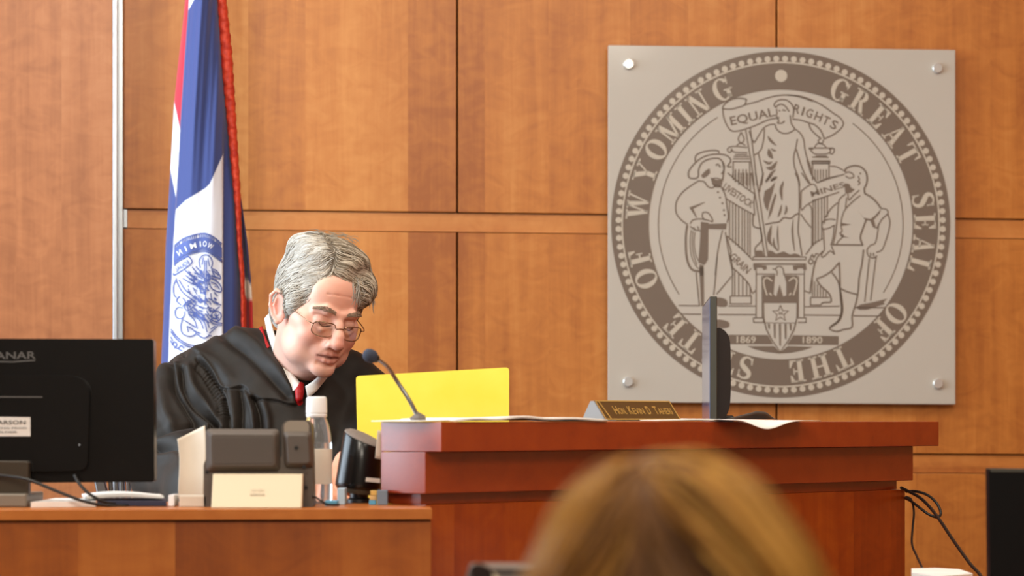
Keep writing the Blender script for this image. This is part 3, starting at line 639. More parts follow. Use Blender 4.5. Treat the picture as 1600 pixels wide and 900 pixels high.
mb = MB(); mb.lathe([(.16,0),(.16,.025),(.13,.045),(.05,.06),(.022,.10)], (pb.x,pb.y,.0), 32); o = obj('base', mb, M['gold'], flag, True, autos=40)
for o_ in flag.children:
    if o_.name.startswith('base') or o_.name.startswith('pole'): o_.location.z += .42
# ------------------------------------------------------------------ the bench (set at an angle) and the desk in front
ZT = 1.3478                                  # ledge top
FL = Vector(((690-800)/F*4.74, 4.74, 0)); FR = Vector(((1467-800)/F*5.85, 5.85, 0))
D_ = (FR-FL).normalized(); N_ = Vector((-D_.y, D_.x, 0)); LB = (FR-FL).length
def B(s, t, z): v = FL+D_*s+N_*t; v.z = z; return v       # s along the ledge, t back from its front edge
def s_at(px, t):                              # s of the ledge point that stands at pixel column px
    k = (px-800)/F; p = FL+N_*t; return (k*p.y-p.x)/(D_.x-k*D_.y)
def bblock(mb, s0, s1, t0, t1, z0, z1):
    return mb.hexa([B(s0,t0,z0),B(s1,t0,z0),B(s1,t1,z0),B(s0,t1,z0),B(s0,t0,z1),B(s1,t0,z1),B(s1,t1,z1),B(s0,t1,z1)])
bench = thing('judge_bench', 'tall reddish cherry wood bench with an overhanging ledge, standing at an angle before the plaque', 'bench', B(LB/2,.1,0))
mb = MB(); bblock(mb, 0, LB, 0, .137, ZT-.049, ZT); obj('ledge', mb, M['wood_bench_h'], bench, bevel=.0012)
mb = MB(); bblock(mb, 0, LB-.039, .0355, .137, ZT-.118, ZT-.0495); obj('fascia', mb, M['wood_bench_h'], bench, bevel=.0012)
mb = MB(); bblock(mb, .014, LB-.062, .060, .135, ZT-.136, ZT-.1185); obj('recess_strip', mb, M['wood_bench_h'], bench)
mb = MB(); bblock(mb, .014, LB-.050, .0475, .135, 0.0, ZT-.1365); obj('front_panel', mb, M['wood_bench'], bench, bevel=.001)
mb = MB(); bblock(mb, .02, LB-.06, .1375, .62, 1.165, 1.19); obj('worktop', mb, M['wood_desk_h'], bench, bevel=.002)
mb = MB()
for s in (.03, LB*.5, LB-.09): bblock(mb, s, s+.025, .1375, .60, .42, 1.1645)
obj('support_panel', mb, M['wood_bench'], bench)

ZD = 1.2105
dFL, dFR = P(-260,797,4.55), P(675.5,794.5,4.61)
def dpt(x, Z, z): return Vector(((x-800)/F*Z, Z, z))
desk = thing('front_desk', 'honey wood desk ledge with a flat front, standing before the robed person', 'desk', dpt(300,4.6,0))
top_poly = [dpt(-260,4.54,ZD-.0172), dpt(675.5,4.61,ZD-.0172), dpt(672,4.725,ZD-.0172), dpt(606,4.818,ZD-.0172), dpt(592,4.86,ZD-.0172), dpt(582,5.02,ZD-.0172), dpt(-260,4.98,ZD-.0172)]
mb = MB(); mb.prism(top_poly, (0,0,.0172)); obj('desktop', mb, M['wood_desk_h'], desk, bevel=.001)
fpoly = [dpt(-260,4.549,0), dpt(674,4.619,0), dpt(672,4.66,0), dpt(-260,4.59,0)]
mb = MB(); mb.prism(fpoly, (0,0,ZD-.0195)); obj('front_panel', mb, M['wood_desk'], desk, bevel=.001)
mb = MB(); mb.prism([dpt(-260,4.56,0), dpt(672,4.63,0), dpt(668,4.71,0), dpt(-260,4.64,0)], (0,0,ZD-.0176)); obj('shadow_strip', mb, M['gap'], desk)
for x in (-240, 560):
    mb = MB(); mb.prism([dpt(x,4.66,.42), dpt(x+22,4.66,.42), dpt(x+22,4.95,.42), dpt(x,4.95,.42)], (0,0,ZD-.4376)); obj('side_panel', mb, M['wood_desk'], desk)

# ------------------------------------------------------------------ papers on the ledge
def sheet(name, pts_s, t0, t1, zf, m, label, th=.0012, group='loose sheets on the ledge', nu=24, nv=8):
    s0, s1 = pts_s
    mb = MB(); mb.grid(lambda u, v: B(s0+(s1-s0)*u+zf(u, v)[1], t0+(t1-t0)*v+zf(u,v)[2], ZT+.001+zf(u, v)[0]), nu, nv)
    o = obj(name, mb, m, None, True, thick=th); return tag(o, label, 'paper', group)
sa, sb = s_at(700,0), s_at(1032,0)
bump = lambda x, c, w: math.exp(-((x-c)/w)**2)
sheet('paper_sheet', (s_at(715,.0), s_at(946,.0)), -.004, .128, lambda u, v: (.0012+.0026*bump(u,.12,.10)+.0058*bump(u,.42,.14)*(1-.5*v)+.0034*bump(u,.75,.16), 0, 0), M['paper'], 'wide white sheet lying along the ledge between microphone and brass nameplate', .0042)
sheet('paper_sheet', (s_at(960,.0), s_at(1026,.0)), .03, .13, lambda u, v: (.0004, 0, 0), M['paper_tan'], 'thin cream sheet lying under the brass nameplate', .0008)
sheet('paper_sheet', (s_at(1030,.0), s_at(1122,.0)), .0, .13, lambda u, v: (.0012+.0012*bump(u,.6,.3), 0, 0), M['paper'], 'flat white sheet on the ledge right after the brass nameplate', .0022)
sheet('paper_sheet', (s_at(1122,-.01), s_at(1252,-.005)), -.05, .12, lambda u, v: (.0035-.0030*u-(.017*bump(u,.36,.22)*max(0,(.42-v)/.42)**1.5 if v < .42 else 0)+.001*v, 0, 0), M['paper'], 'white sheet drooping in a point over the ledge below the upright monitor', .0012, nv=16)
mb = MB(); mb.grid(lambda u, v: B(-.028+u*.085+.003*v, .02+.115*v, ZT+.0012+.002*u), 10, 6); tag(obj('paper_sheet', mb, M['paper'], None, True, thick=.0012), 'white sheet jutting past the left end of the ledge under the microphone', 'paper', 'loose sheets on the ledge')
def hangfn(u, v): p = B(-.004-.001*v, .139+.012*u, ZT-.002-.060*v+.012*u*v); return p
mb = MB(); mb.grid(lambda u, v: P(590+8*u-4*v+2*u*v, 672+44*v+2*u, 4.865), 3, 8)
tag(obj('paper_slip', mb, M['paper_tan'], None, True, thick=.001), 'narrow cream slip hanging at the left end of the bench ledge', 'paper')

# ------------------------------------------------------------------ nameplate
s0, s1 = s_at(946,.045), s_at(1063,.045); zb = ZT+.0022
t_top = .045+.026; hp = .0345
s0t, s1t = s0-.001, s1-.001
A0, A1 = B(s0,.045,zb), B(s1,.045,zb); T0, T1 = B(s0t,t_top,zb+hp), B(s1t,t_top,zb+hp)
K0, K1 = B(s0,.100,zb), B(s1,.100,zb); Q0, Q1 = B(s0t,t_top+.008,zb+hp), B(s1t,t_top+.008,zb+hp)
npl = thing('nameplate', 'bronze desk nameplate with gold edge and gold letters standing on the bench ledge', 'nameplate', B((s0+s1)/2,.06,zb))
mb = MB(); mb.add([A0,A1,K1,K0,T0,T1,Q1,Q0], [(3,2,1,0),(4,5,6,7),(0,1,5,4),(1,2,6,5),(2,3,7,6),(3,0,4,7)]); obj('holder', mb, M['plate_grey'], npl, bevel=.0006)
U = (A1-A0); V = (T0-A0); NN = U.cross(V).normalized()
def npf(lift): return lambda x, y: A0+U*x+V*y+NN*lift
mb = MB(); g = npf(.0006); h = npf(.0016); q = [(.0,.0),(1,.0),(1,1),(.0,1)]; mb.hexa([g(*q[0]),g(*q[1]),g(*q[2]),g(*q[3])]+[h(*p) for p in q]); obj('plate', mb, M['plate'], npl)
A = Art(npf(.0022)); bw = .014; bh = .06
for x0,y0,x1,y1 in ((0,0,1,bh),(0,1-bh,1,1),(0,0,bw,1),(1-bw,0,1,1)): A.add(bar(x0,y0,x1,y1))
A.fill([(.07,0),(.085,0),(.05,1),(.035,1)])
obj('gold_border', A.mb, M['gold'], npl)
A = Art(npf(.0022))
def nt(t, x0, x1, y0, h):
    v, f = text2(t); k = (x1-x0)/(v[:,0].max()-v[:,0].min()); A.add(([np.array([(x0+x1)/2+a*k, y0+b*h]) for a, b in v], f))
parts_ = [('H',.062),('ON.',.105),(None,.035),('K',.056),('EVIN',.165),(None,.035),('D',.056),('.',.014),(None,.035),('T',.056),('AHERI',.20)]
x = .175; sc_ = .775/sum(w for t, w in parts_)
for t, w in parts_:
    if t: nt(t, x, x+w*sc_-.006, .30, .42 if t in 'HKDT' else .06 if t == '.' else .32)
    x += w*sc_
obj('gold_lettering', A.mb, M['gold'], npl)

# ------------------------------------------------------------------ gooseneck microphone
mc = thing('microphone', 'slim gooseneck microphone with a dark foam head rising from the left end of the ledge', 'microphone', B(s_at(655,.06),.06,ZT))
zc = B(s_at(655,.06),.06,ZT).y
mb = MB(); base = B(s_at(653,.06),.06,ZT+.0025); mb.lathe([(.013,0),(.0135,.004),(.009,.0075),(.005,.010)], base, 24)
mb.tube([P(648,654,zc), P(652,646,zc), P(664,652,zc)], [.003,.004,.0025], 10); obj('clip_base', mb, M['grey_plastic'], mc, True, autos=35)
pts = spline([P(653,652,zc), P(640,626,zc), P(618,592,zc), P(607,575,zc-.01), P(597,566,zc-.02), P(587,559.5,zc-.03)], 6)
mb = MB(); mb.tube(pts, list(np.interp(np.linspace(0,1,len(pts)), [0,.55,.6,1],[.0036,.0034,.0032,.0030])), 12); obj('gooseneck', mb, M['chrome'], mc, True)
a, b = P(590,561.5,zc-.028), P(568,551,zc-.05); ax = (b-a).normalized()
mb = MB(); mb.tube([a+ax*x for x in (0,.002,.006,.010)], [.0045,.0068,.0072,.0070], 16); obj('collar', mb, M['black'], mc, True, autos=40)
foam = mottle(mat('foam', srgb(52,58,74), .9), srgb(40,45,58), srgb(66,72,90), 900, bump=.6)
mb = MB(); mb.tube([a+ax*x for x in (.008,.010,.015,.021,.026,.029,.0305)], [.0082,.0102,.0114,.0112,.0092,.006,.002], 20); obj('foam_windscreen', mb, foam, mc, True)

# ------------------------------------------------------------------ yellow folder propped behind the ledge
Zf = 5.18
def fold_pt(x, y, dz=0): return P(x, y, Zf+dz+(700-y)*.00035)
def rounded(px, r=5, n=5):
    out = []
    for i, p in enumerate(px):
        p = np.array(p, float); a = np.array(px[i-1], float)-p; b = np.array(px[(i+1) % len(px)], float)-p
        a = p+a/np.linalg.norm(a)*r; b = p+b/np.linalg.norm(b)*r
        for k in range(n+1):
            t = k/n; out.append((1-t)**2*a+2*t*(1-t)*p+t*t*b)
    return out
fo = thing('yellow_folder', 'bright yellow card folder standing open behind the left end of the bench ledge', 'folder', P(680,800,Zf))
q = rounded([(556,587.5),(795.5,574),(795.5,795),(561,797)], 6)
mb = MB(); mb.prism([fold_pt(x,y) for x, y in q], (0,.0012,0)); obj('front_cover', mb, M['yellow'], fo)
q = rounded([(559,590),(793,577),(793,796),(563,798)], 6)
mb = MB(); mb.prism([fold_pt(x,y,.012+.01*(797-y)/220) for x, y in q], (0,.0012,0)); obj('back_cover', mb, M['yellow'], fo)
mb = MB(); mb.prism([fold_pt(x,y,.007) for x, y in ((562,600),(790,590),(790,795),(566,796))], (0,.002,0)); obj('papers', mb, M['paper'], fo)

# ------------------------------------------------------------------ monitor on the bench, seen from its edge
Zm = 5.58
mo = thing('bench_monitor', 'upright monitor seen edge-on from the side, standing behind the bench ledge before the plaque', 'monitor', B(s_at(1120,.3),.3,1.19))
Zk = 6.06
def mquad(x0, x1, y0, y1, xk0, xk1):          # near edge x0..x1, far edge xk0..xk1
    zt, zb_ = EYE-(y0-HOR)/F*Zm, EYE-(y1-HOR)/F*Zm
    c = []
    for z in (zb_, zt):
        for x, Z in ((x0,Zm),(x1,Zm),(xk1,Zk),(xk0,Zk)): v = dpt(x, Z, z); c.append(v)
    return c
mb = MB(); mb.hexa(mquad(1109,1120.5,463,735,1097.5,1109)); obj('bezel', mb, M['bezel'], mo, bevel=.0015)
a = mquad(1108.6,1109.4,466,732,1097.1,1097.9)
mb = MB(); mb.hexa(a); obj('screen', mb, M['screen'], mo)
prof = []
for x, y in spline([(1119.5,512),(1127,513),(1136,521),(1141,536),(1142,580),(1141.5,620),(1139,640),(1131,655),(1119.5,660)],4): prof.append((x,y))
mb = MB(); c0 = [P(x, y, Zm+.02) for x, y in prof]; dv = dpt(1112,Zk-.04,1)-dpt(1123,Zm+.02,1); dv.z = 0
mb.prism(c0, dv); obj('rear_housing', mb, M['black_brown'], mo, bevel=.003)
mb = MB(); m0 = dpt(1122,Zm+.2,0); mb.box((m0.x-.02,m0.y-.03,1.2),(m0.x+.03,m0.y+.03,1.36)); obj('stand_neck', mb, M['black'], mo, bevel=.004)
mb = MB(); mb.lathe([(.10,0),(.10,.008),(.09,.012),(.03,.016)], (m0.x,m0.y,1.19), 32); obj('stand_foot', mb, M['black'], mo, True, autos=40)
# dark mouse on its mat at the right end of the papers
Zq = 5.66
def mouse(u, v):
    x = 1130+u*84; p = B(s_at(x, .07+v*.06), .07+v*.06, 0)
    h = 1-abs(2*v-1)**2.4; p.z = ZT+.0045+.0155*max(0, h)**.6*np.interp(u, [0,.1,.3,.62,.8,.92,1], [.02,.15,.45,1,.9,.25,.02]); return p
mb = MB(); mb.grid(mouse, 28, 12); g0 = lambda u, v: (lambda p: Vector((p.x,p.y,ZT+.0042)))(mouse(u,v)); mb.grid(g0, 28, 12)
mu = obj('computer_mouse', mb, M['black'], None, True); tag(mu, 'low dark computer mouse lying on the ledge just right of the upright monitor', 'mouse')

# ------------------------------------------------------------------ big monitor seen from the back, far left
Zl = 4.72
lm = thing('desk_monitor', 'large black monitor turned back to the camera at the left end of the front desk', 'monitor', dpt(-30,Zl+.05,ZD))
def lp(x, y, dz=0): return P(x, y, Zl+dz)
q = rounded([(-300,528),(240,530),(241.5,753),(-300,757)], 5)
mb = MB(); mb.prism([lp(x,y,0) for x, y in q], (0,.034,0)); obj('shell', mb, M['black_gloss'], lm, bevel=.004)
q = rounded([(-296,533),(236,535),(237.5,749),(-296,752)], 4)
mb = MB(); mb.prism([lp(x,y,.0335) for x, y in q], (0,.004,0)); obj('screen', mb, M['screen'], lm)
q = rounded([(-260,585),(120,587),(140,600),(136,735),(-260,742)], 14)
mb = MB(); mb.prism([lp(x,y,-.012) for x, y in q], (0,.0125,0)); obj('rear_cover', mb, M['black_gloss'], lm, bevel=.010)
mb = MB(); mb.prism([lp(x,y,-.014) for x, y in ((-120,619),(66,619.5),(66,621.5),(-120,621))], (0,.0025,0)); obj('rear_ridge', mb, M['logo_grey'], lm)
A = Art(lambda x, y: lp(x, y, -.0009)); A.text('PLANAR', (-29,555.5), (56,554.5), 11.5); A.fill([(-29,563.5),(20,564.5),(55,562),(55,564),(20,566.5),(-29,565.5)]); obj('logo', A.mb, M['logo_grey'], lm)
mb = MB(); mb.prism([lp(x,y,-.0128) for x, y in ((-78,650.5),(47.5,652),(47.5,681.5),(-78,682))], (0,.0008,0)); obj('sticker', mb, M['ink_light'], lm)
A = Art(lambda x, y: lp(x, y, -.0136)); A.text('PEARSON', (-17,660), (40,659.8), 6)
A.text('SEARS HEATING PROD', (-50,669), (42,668.8), 2.4); A.text('ORDER  FOLDER', (-52,675.2), (27,675), 2.6)
obj('sticker_print', A.mb, M['ink'], lm)
A = Art(lambda x, y: lp(x, y, -.0126)); A.add(disc(124,695,1.6,10)); obj('screw', A.mb, M['alu'], lm)
mb = MB(); mb.prism([lp(x,y,-.030) for x, y in ((-90,719.5),(42,720),(44.5,724),(44.5,777),(-90,778))], (0,.024,0)); obj('stand_neck', mb, mat('stand_brown', srgb(58,48,36), .3, 0, .5, .3), lm, bevel=.002)
mb = MB(); b0 = dpt(-90,Zl-.03,ZD+.0005); b1 = dpt(44.5,Zl-.03,ZD+.0005); mb.box((b0.x,Zl-.05,ZD+.0004),(b1.x,Zl+.12,ZD+.022)); obj('stand_foot', mb, mat('stand_grey', srgb(118,108,94), .4), lm, bevel=.003)
mb = MB(); mb.tube(spline([lp(-40,741,-.034), lp(10,744,-.04), lp(45,750,-.05), lp(90,768,-.05), lp(130,783,-.045), lp(165,789.5,-.03), lp(200,790.3,0)],6), .0026, 8)
tag(obj('monitor_cable', mb, M['cable'], None, True), 'longer black cable sagging from the stand of the back-turned monitor to the desk', 'cable', 'cables of the back-turned monitor')
mb = MB(); mb.tube(spline([lp(116,742,-.016), lp(124,756,-.022), lp(140,772,-.024), lp(165,785,-.015), lp(195,788.3,.02)],6), .0026, 8)
tag(obj('monitor_cable', mb, M['cable'], None, True), 'shorter black cable dropping from under the back-turned monitor onto the papers', 'cable', 'cables of the back-turned monitor')

# ------------------------------------------------------------------ papers and notebook on the front desk
def flat(name, pts, z0, h, m, label, cat, group=None, bevel=0):
    mb = MB(); mb.prism([Vector((p.x,p.y,z0)) for p in pts], (0,0,h)); return tag(obj(name, mb, m, None, bevel=bevel), label, cat, group)
flat('paper_stack', [dpt(48,4.66,0),dpt(150,4.70,0),dpt(150,4.90,0),dpt(86,4.90,0)], ZD+.0004, .0085, M['paper'], 'thin white paper stack beside the foot of the back-turned monitor', 'paper')
flat('notebook', [dpt(152,4.72,0),dpt(260,4.72,0),dpt(258,4.88,0),dpt(152,4.88,0)], ZD+.0004, .009, M['notebook'], 'dark navy notebook lying on the front desk under folded white paper', 'notebook', None, .001)
mb = MB(); mb.grid(lambda u, v: dpt(134+u*122-v*6, 4.74+.13*v, ZD+.0115+.0065*math.sin(math.pi*min(1,.15+u*.9))*(.6+.4*v)+.003*u), 22, 6); o = obj('folded_paper', mb, M['paper'], None, True, thick=.0045); tag(o, 'folded white paper bulging on top of the navy notebook', 'paper')
mb = MB(); a = dpt(263,4.72,ZD+.0004); b = dpt(279,4.78,ZD+.019); mb.box(a, b); tag(obj('small_box', mb, M['white_plastic'], None, bevel=.0015), 'tiny white box on the desk left of the phone', 'box')
flat('card_pad', [dpt(280,4.70,0),dpt(322,4.70,0),dpt(322,4.80,0),dpt(280,4.80,0)], ZD+.0004, .017, M['paper_tan'], 'small cream pad standing low between white box and phone', 'pad', None, .0008)
mb = MB(); q = [(277,686),(320,665),(321,715),(320,772),(300,778),(283,778),(280,735)]
def lean(x, y): return P(x, y, 4.86+(780-y)*.00035+.010*math.sin((x-277)*.07))
mb.grid(lambda u, v: lean(277+4*v+u*(43-4*v)+2*math.sin(v*5), (686-21*u)+(779-686+21*u)*v*(1-.02*u)), 14, 20)
tag(obj('leaning_paper', mb, M['paper_tan'], None, True, thick=.0012), 'creased off-white paper standing upright behind the left edge of the phone', 'paper')

# ------------------------------------------------------------------ desk phone seen from behind
Zp = 4.70
ph = thing('desk_phone', 'charcoal desk phone seen from behind with a cream bracket, on the front desk', 'phone', dpt(400,Zp,ZD))
def pp(x, y, dz=0): return P(x, y, Zp+dz)
def pblock(name, px, z0, z1, m, r=5, bev=.003, par=ph):
    mb = MB(); q = rounded(px, r); a = [pp(x,y,z0) for x, y in q]; mb.prism(a, (0, z1-z0, 0)); return obj(name, mb, m, par, bevel=bev)
mb = MB(); q = rounded([(318,724),(326,713),(440,716),(440,665),(446,657),(482,657),(487,665),(490,793),(318.5,793)], 5)
mb.prism([pp(x, y, .0) for x, y in q], (0,.055,0)); obj('body', mb, M['phone'], ph, bevel=.005)
def pchamfer(name, px, ins, zc, zf, zb, m, r=6):
    mb = MB(); cx_ = sum(p[0] for p in px)/4; cy_ = sum(p[1] for p in px)/4
    out_ = rounded(px, r); inn = rounded([(x+ins*(1 if x < cx_ else -1), y+ins*(1 if y < cy_ else -1)) for x, y in px], r*.8); n = len(out_)
    vs = [pp(x,y,zb) for x, y in out_]+[pp(x,y,zc) for x, y in out_]+[pp(x,y,zf) for x, y in inn]
    fs = [(a*n+i, a*n+(i+1) % n, (a+1)*n+(i+1) % n, (a+1)*n+i) for a in range(2) for i in range(n)]+[tuple(range(n)), tuple(range(2*n, 3*n))]
    mb.add(vs, fs); return obj(name, mb, m, ph, bevel=.0015)
pchamfer('display_back', [(321,670),(437,670.5),(438,736),(322,737)], 8, -.002, -.016, .03, M['phone'], 8)
pblock('display_panel', [(333,684),(426,684),(427,724),(334,725)], -.0170, .0, mat('phone_panel', srgb(74,64,56), .55), 5, .002)
pchamfer('cradle', [(442,674),(487,674),(490,730),(445,730)], 6, -.004, -.016, .03, M['phone'], 7)
pblock('handset', [(443.5,663),(450,657.5),(478,657.5),(483,663),(482,682),(444.5,682)], -.002, .045, M['phone_hi'], 5, .005)
for x, y in ((463,699.5),(475,729.5),(324,737),(478,762)):
    mb = MB(); mb.lathe([(.0032,0),(.003,.0012)], pp(x,y,-.0175 if y < 720 else -.0172 if x > 400 and y < 740 else -.0012), 14, Matrix.Rotation(math.pi/2,4,'X')); obj('screw_hole', mb, M['black'], ph)
mb = MB(); c = [P(330,795.2,Zp-.075), P(471.5,795.2,Zp-.075), P(473,740.5,Zp-.03), P(332.5,740.5,Zp-.03)]
mb.prism([P(330.0,793.2,Zp-.066), P(471.2,793.2,Zp-.066), P(473,740.5,Zp-.024), P(332.5,740.5,Zp-.024)], (0,.022,0)); wb = obj('wall_bracket', mb, M['cream'], ph, bevel=.0012)
br = [P(330.0,793.2,Zp-.066), P(471.2,793.2,Zp-.066), P(332.5,740.5,Zp-.024)]
bn = (br[1]-br[0]).cross(br[2]-br[0]).normalized()
def brf(x, y):
    v = (y-793.2)/(740.5-793.2); u = (x-330)/141.2; return br[0]+(br[1]-br[0])*u+(br[2]-br[0])*v+bn*.0008
A = Art(brf)
for k, h in enumerate((2,3.2,4.6,3.2,2,3.2,4.6,3.2,2)): x = 391.5+k*2.5; A.add(bar(x-.45,767-h/2,x+.45,767+h/2))
A.text('cisco', (390,772.5), (413,772.5), 4.6); obj('logo', A.mb, mat('logo_tan', srgb(150,136,116), .6), wb)
mb = MB(); mb.tube(spline([pp(488,776,-.004), pp(494,777.5,-.006), pp(502,783,-.006), pp(512,788.2,0), pp(530,788.4,.02)],5), .0018, 8)
tag(obj('phone_cord', mb, M['cable'], None, True), 'short dark cord curling from the right side of the phone', 'cable')

# ------------------------------------------------------------------ water bottle
Zb = 4.86; bx = (494.5-800)/F*Zb; kz = Zb/F
bo = thing('water_bottle', 'clear water bottle with a white cap standing behind the desk phone', 'bottle', (bx,Zb,ZD))
zz = lambda y: EYE-(y-HOR)*kz
R1 = 24.3*kz
prof = [(R1*.82,ZD+.0004),(R1*.98,ZD+.004),(R1,ZD+.012),(R1,zz(702)),(R1*.985,zz(699)),(R1*.97,zz(690)),(R1*.90,zz(676)),(R1*.78,zz(662)),(R1*.66,zz(655)),(R1*.62,zz(650)),(R1*.62,zz(645))]
mb = MB(); mb.lathe(prof, (bx,Zb,0), 40); obj('body', mb, M['clear'], bo, True, autos=50)
prof = [(R1*.90,ZD+.003),(R1*.94,ZD+.012),(R1*.94,zz(692)),(R1*.2,zz(691.5))]
mb = MB(); mb.lathe([(r*.985, z) for r, z in prof], (bx,Zb,0), 40); wm = mat('water', (.93,.96,.97,1), .02); wm.node_tree.nodes['Principled BSDF'].inputs['Transmission Weight'].default_value = .95; wm.node_tree.nodes['Principled BSDF'].inputs['IOR'].default_value = 1.25
obj('water', mb, wm, bo, True, autos=50)
mb = MB()
prof = [(R1*1.008,zz(756)),(R1*1.012,zz(755)),(R1*1.012,zz(702.5)),(R1*1.004,zz(701.5))]
mb.lathe(prof, (bx,Zb,0), 40); obj('label', mb, M['label_paper'], bo, True, autos=50)
rc = 16.4*kz; prof = [(rc*.94,zz(652)),(rc,zz(650)),(rc,zz(647.5)),(rc*.96,zz(646)),(rc*1.02,zz(645)),(rc*.98,zz(624)),(rc*.93,zz(621)),(rc*.78,zz(619.6))]
mb = MB(); mb.lathe(prof, (bx,Zb,0), 48)
cap = obj('cap', mb, M['white_plastic'], bo, True, autos=35)

# ------------------------------------------------------------------ black speaker on its stubby stand
Zs = 4.93
sp = thing('desk_speaker', 'black tapered cylinder speaker with a slanted grey top on a stubby stand', 'speaker', dpt(562,Zs,ZD))
ax0, ax1 = P(560,764,Zs), P(569,683,Zs); axd = (ax1-ax0).normalized(); xr = axd.cross(Vector((0,1,0))).normalized()*1; yr = axd.cross(xr)
ks = Zs/F
def drum(rad, t, k, n=48): a = 2*math.pi*k/n; return ax0+axd*t+xr*(rad*math.cos(a))+yr*(rad*math.sin(a))
Hh = (ax1-ax0).length
def lath_axis(prof, shear=True):
    mb = MB(); n = 48; vs = []; fs = []
    for r, t in prof:
        for k in range(n):
            p = drum(r, t, k)
            if t > .5*Hh and shear: p.z -= .0105*((p-ax0).dot(Vector((1,0,0)))/(32*ks))*(t/Hh-.5)*2; p.z += .006*((p.y-Zs)/(32*ks))*(t/Hh-.5)*2
            vs.append(p)
    for i in range(len(prof)-1):
        for k in range(n): fs.append((i*n+k, i*n+(k+1) % n, (i+1)*n+(k+1) % n, (i+1)*n+k))
    fs += [tuple(reversed(range(n))), tuple(range((len(prof)-1)*n, len(prof)*n))]; mb.add(vs, fs); return mb
obj('drum', lath_axis([(35*ks,0),(37*ks,.003),(37.2*ks,.010),(34.5*ks,Hh*.6),(32*ks,Hh*.97),(31*ks,Hh)]), M['black_gloss'], sp, True, autos=40)
obj('top_grille', lath_axis([(30.5*ks,Hh+.0002),(30*ks,Hh+.002),(25*ks,Hh+.005),(10*ks,Hh+.0065)]), mottle(mat('grille_grey', srgb(120,110,102), .7), srgb(108,98,92), srgb(130,120,112), 400), sp, True, autos=40)
obj('bottom_ring', lath_axis([(30*ks,-.008),(33*ks,-.004),(34*ks,-.0005)], False), M['bezel'], sp, True, autos=40)
mb = MB(); c = dpt(561,Zs,0); mb.lathe([(.021,ZD+.0004),(.021,ZD+.006),(.016,ZD+.009),(.016,zz(768))], (c.x,Zs,0), 24); obj('stand', mb, M['black'], sp, True, autos=40)
mb = MB(); mb.prism([P(572,746,Zs-.042), P(594,748,Zs-.039), P(594,754.5,Zs-.039), P(571,752.5,Zs-.042)], (0,.006,0)); obj('label', mb, M['ink_light'], sp)
mb = MB(); mb.box((dpt(527,4.82,0).x,4.82,ZD+.0004),(dpt(539,4.82,0).x,4.88,zz(762))); tag(obj('blue_carton', mb, M['pale_blue'], None, bevel=.001), 'pale blue carton standing between the water bottle and the black speaker', 'box')
mb = MB(); mb.box((dpt(507,4.75,0).x,4.75,ZD+.0004),(dpt(527,4.75,0).x,4.79,ZD+.0085)); tag(obj('blue_card', mb, M['teal'], None, bevel=.001), 'small bright blue packet lying at the foot of the pale blue carton', 'packet')
mb = MB(); q0, q1 = dpt(590,4.815,0), dpt(606,4.815,0); mb.box((q0.x,4.80,ZD+.0004),(q1.x,4.822,EYE-(766-HOR)*4.8/F)); tag(obj('grey_blue_carton', mb, mat('grey_blue_card', srgb(112,128,146), .5), None, bevel=.0008), 'narrow grey-blue carton squeezed between the black speaker and the bench', 'box')
for k, (y0, y1, c_, lb) in enumerate(((786.5,779,'teal','lowest blue packet of the little pile at the right foot of the black speaker'),(779,772,'orange_card','middle tan packet of the little pile at the right foot of the black speaker'),(772,765,'gold','topmost yellow packet of the little pile at the right foot of the black speaker'))):
    za, zb_ = ZD+.0004+k*.0078, ZD+.0004+k*.0078+.0074
    mb = MB(); mb.box((dpt(577+k,4.82,0).x,4.81,za),(dpt(588+k*.5,4.82,0).x,4.84,zb_)); tag(obj('small_packet', mb, M[c_], None, bevel=.0006), lb, 'packet', 'little pile of packets by the speaker')

# ------------------------------------------------------------------ right side: monitor, papers, cables; grey machine at the bottom
TT = .98
ck = thing('clerk_table', 'low side table to the right of the bench, below the picture', 'table', (1.05,5.0,0))
mb = MB(); mb.box((.62,4.15,TT-.03),(2.0,5.1,TT)); obj('table_top', mb, M['wood_desk_h'], ck, bevel=.002)
for x, y in ((.66,4.2),(1.95,4.2),(.66,5.05),(1.95,5.05)):
    mb = MB(); mb.box((x-.025,y-.025,0),(x+.025,y+.025,TT-.0305)); obj('leg', mb, M['wood_desk'], ck, bevel=.002)
Zr = 4.45
rm = thing('side_monitor', 'black monitor cut off by the right edge of the picture, right of the hanging cables', 'monitor', dpt(1700,Zr+.02,TT))
q = rounded([(1545,732),(1905,735),(1905,1010),(1548,1010)], 3)
mb = MB(); mb.prism([P(x,y,Zr) for x, y in q], (0,.03,0)); obj('shell', mb, mat('matte_black', srgb(5,4,4), .5, 0, .15), rm, bevel=.002)
mb = MB(); mb.prism([P(x,y,Zr-.001) for x, y in ((1545.5,732),(1905,735),(1905,739.5),(1549,738))], (0,.0295,0)); obj('top_bezel', mb, M['bezel'], rm, bevel=.0006)
mb = MB(); c = dpt(1720,Zr+.04,0); mb.box((c.x-.03,Zr+.0305,TT+.01),(c.x+.03,Zr+.06,1.25)); mb.box((c.x-.12,Zr-.06,TT+.0004),(c.x+.12,Zr+.14,TT+.012)); obj('stand', mb, M['black'], rm, bevel=.003)
zz2 = lambda y, Z: EYE-(y-HOR)*Z/F
Zw_ = 4.9
pts = [dpt(1424,4.9,0),dpt(1470,4.78,0),dpt(1520,4.86,0),dpt(1500,5.0,0),dpt(1462,5.05,0),dpt(1424,5.03,0)]
ztop = zz2(894,4.9)
mb = MB(); mb.prism([Vector((p.x,p.y,TT+.0004)) for p in pts], (0,0,ztop-TT-.0004)); tag(obj('paper_block', mb, M['paper'], None, bevel=.001), 'white block of paper peeking up at the lower right corner of the bench', 'paper')
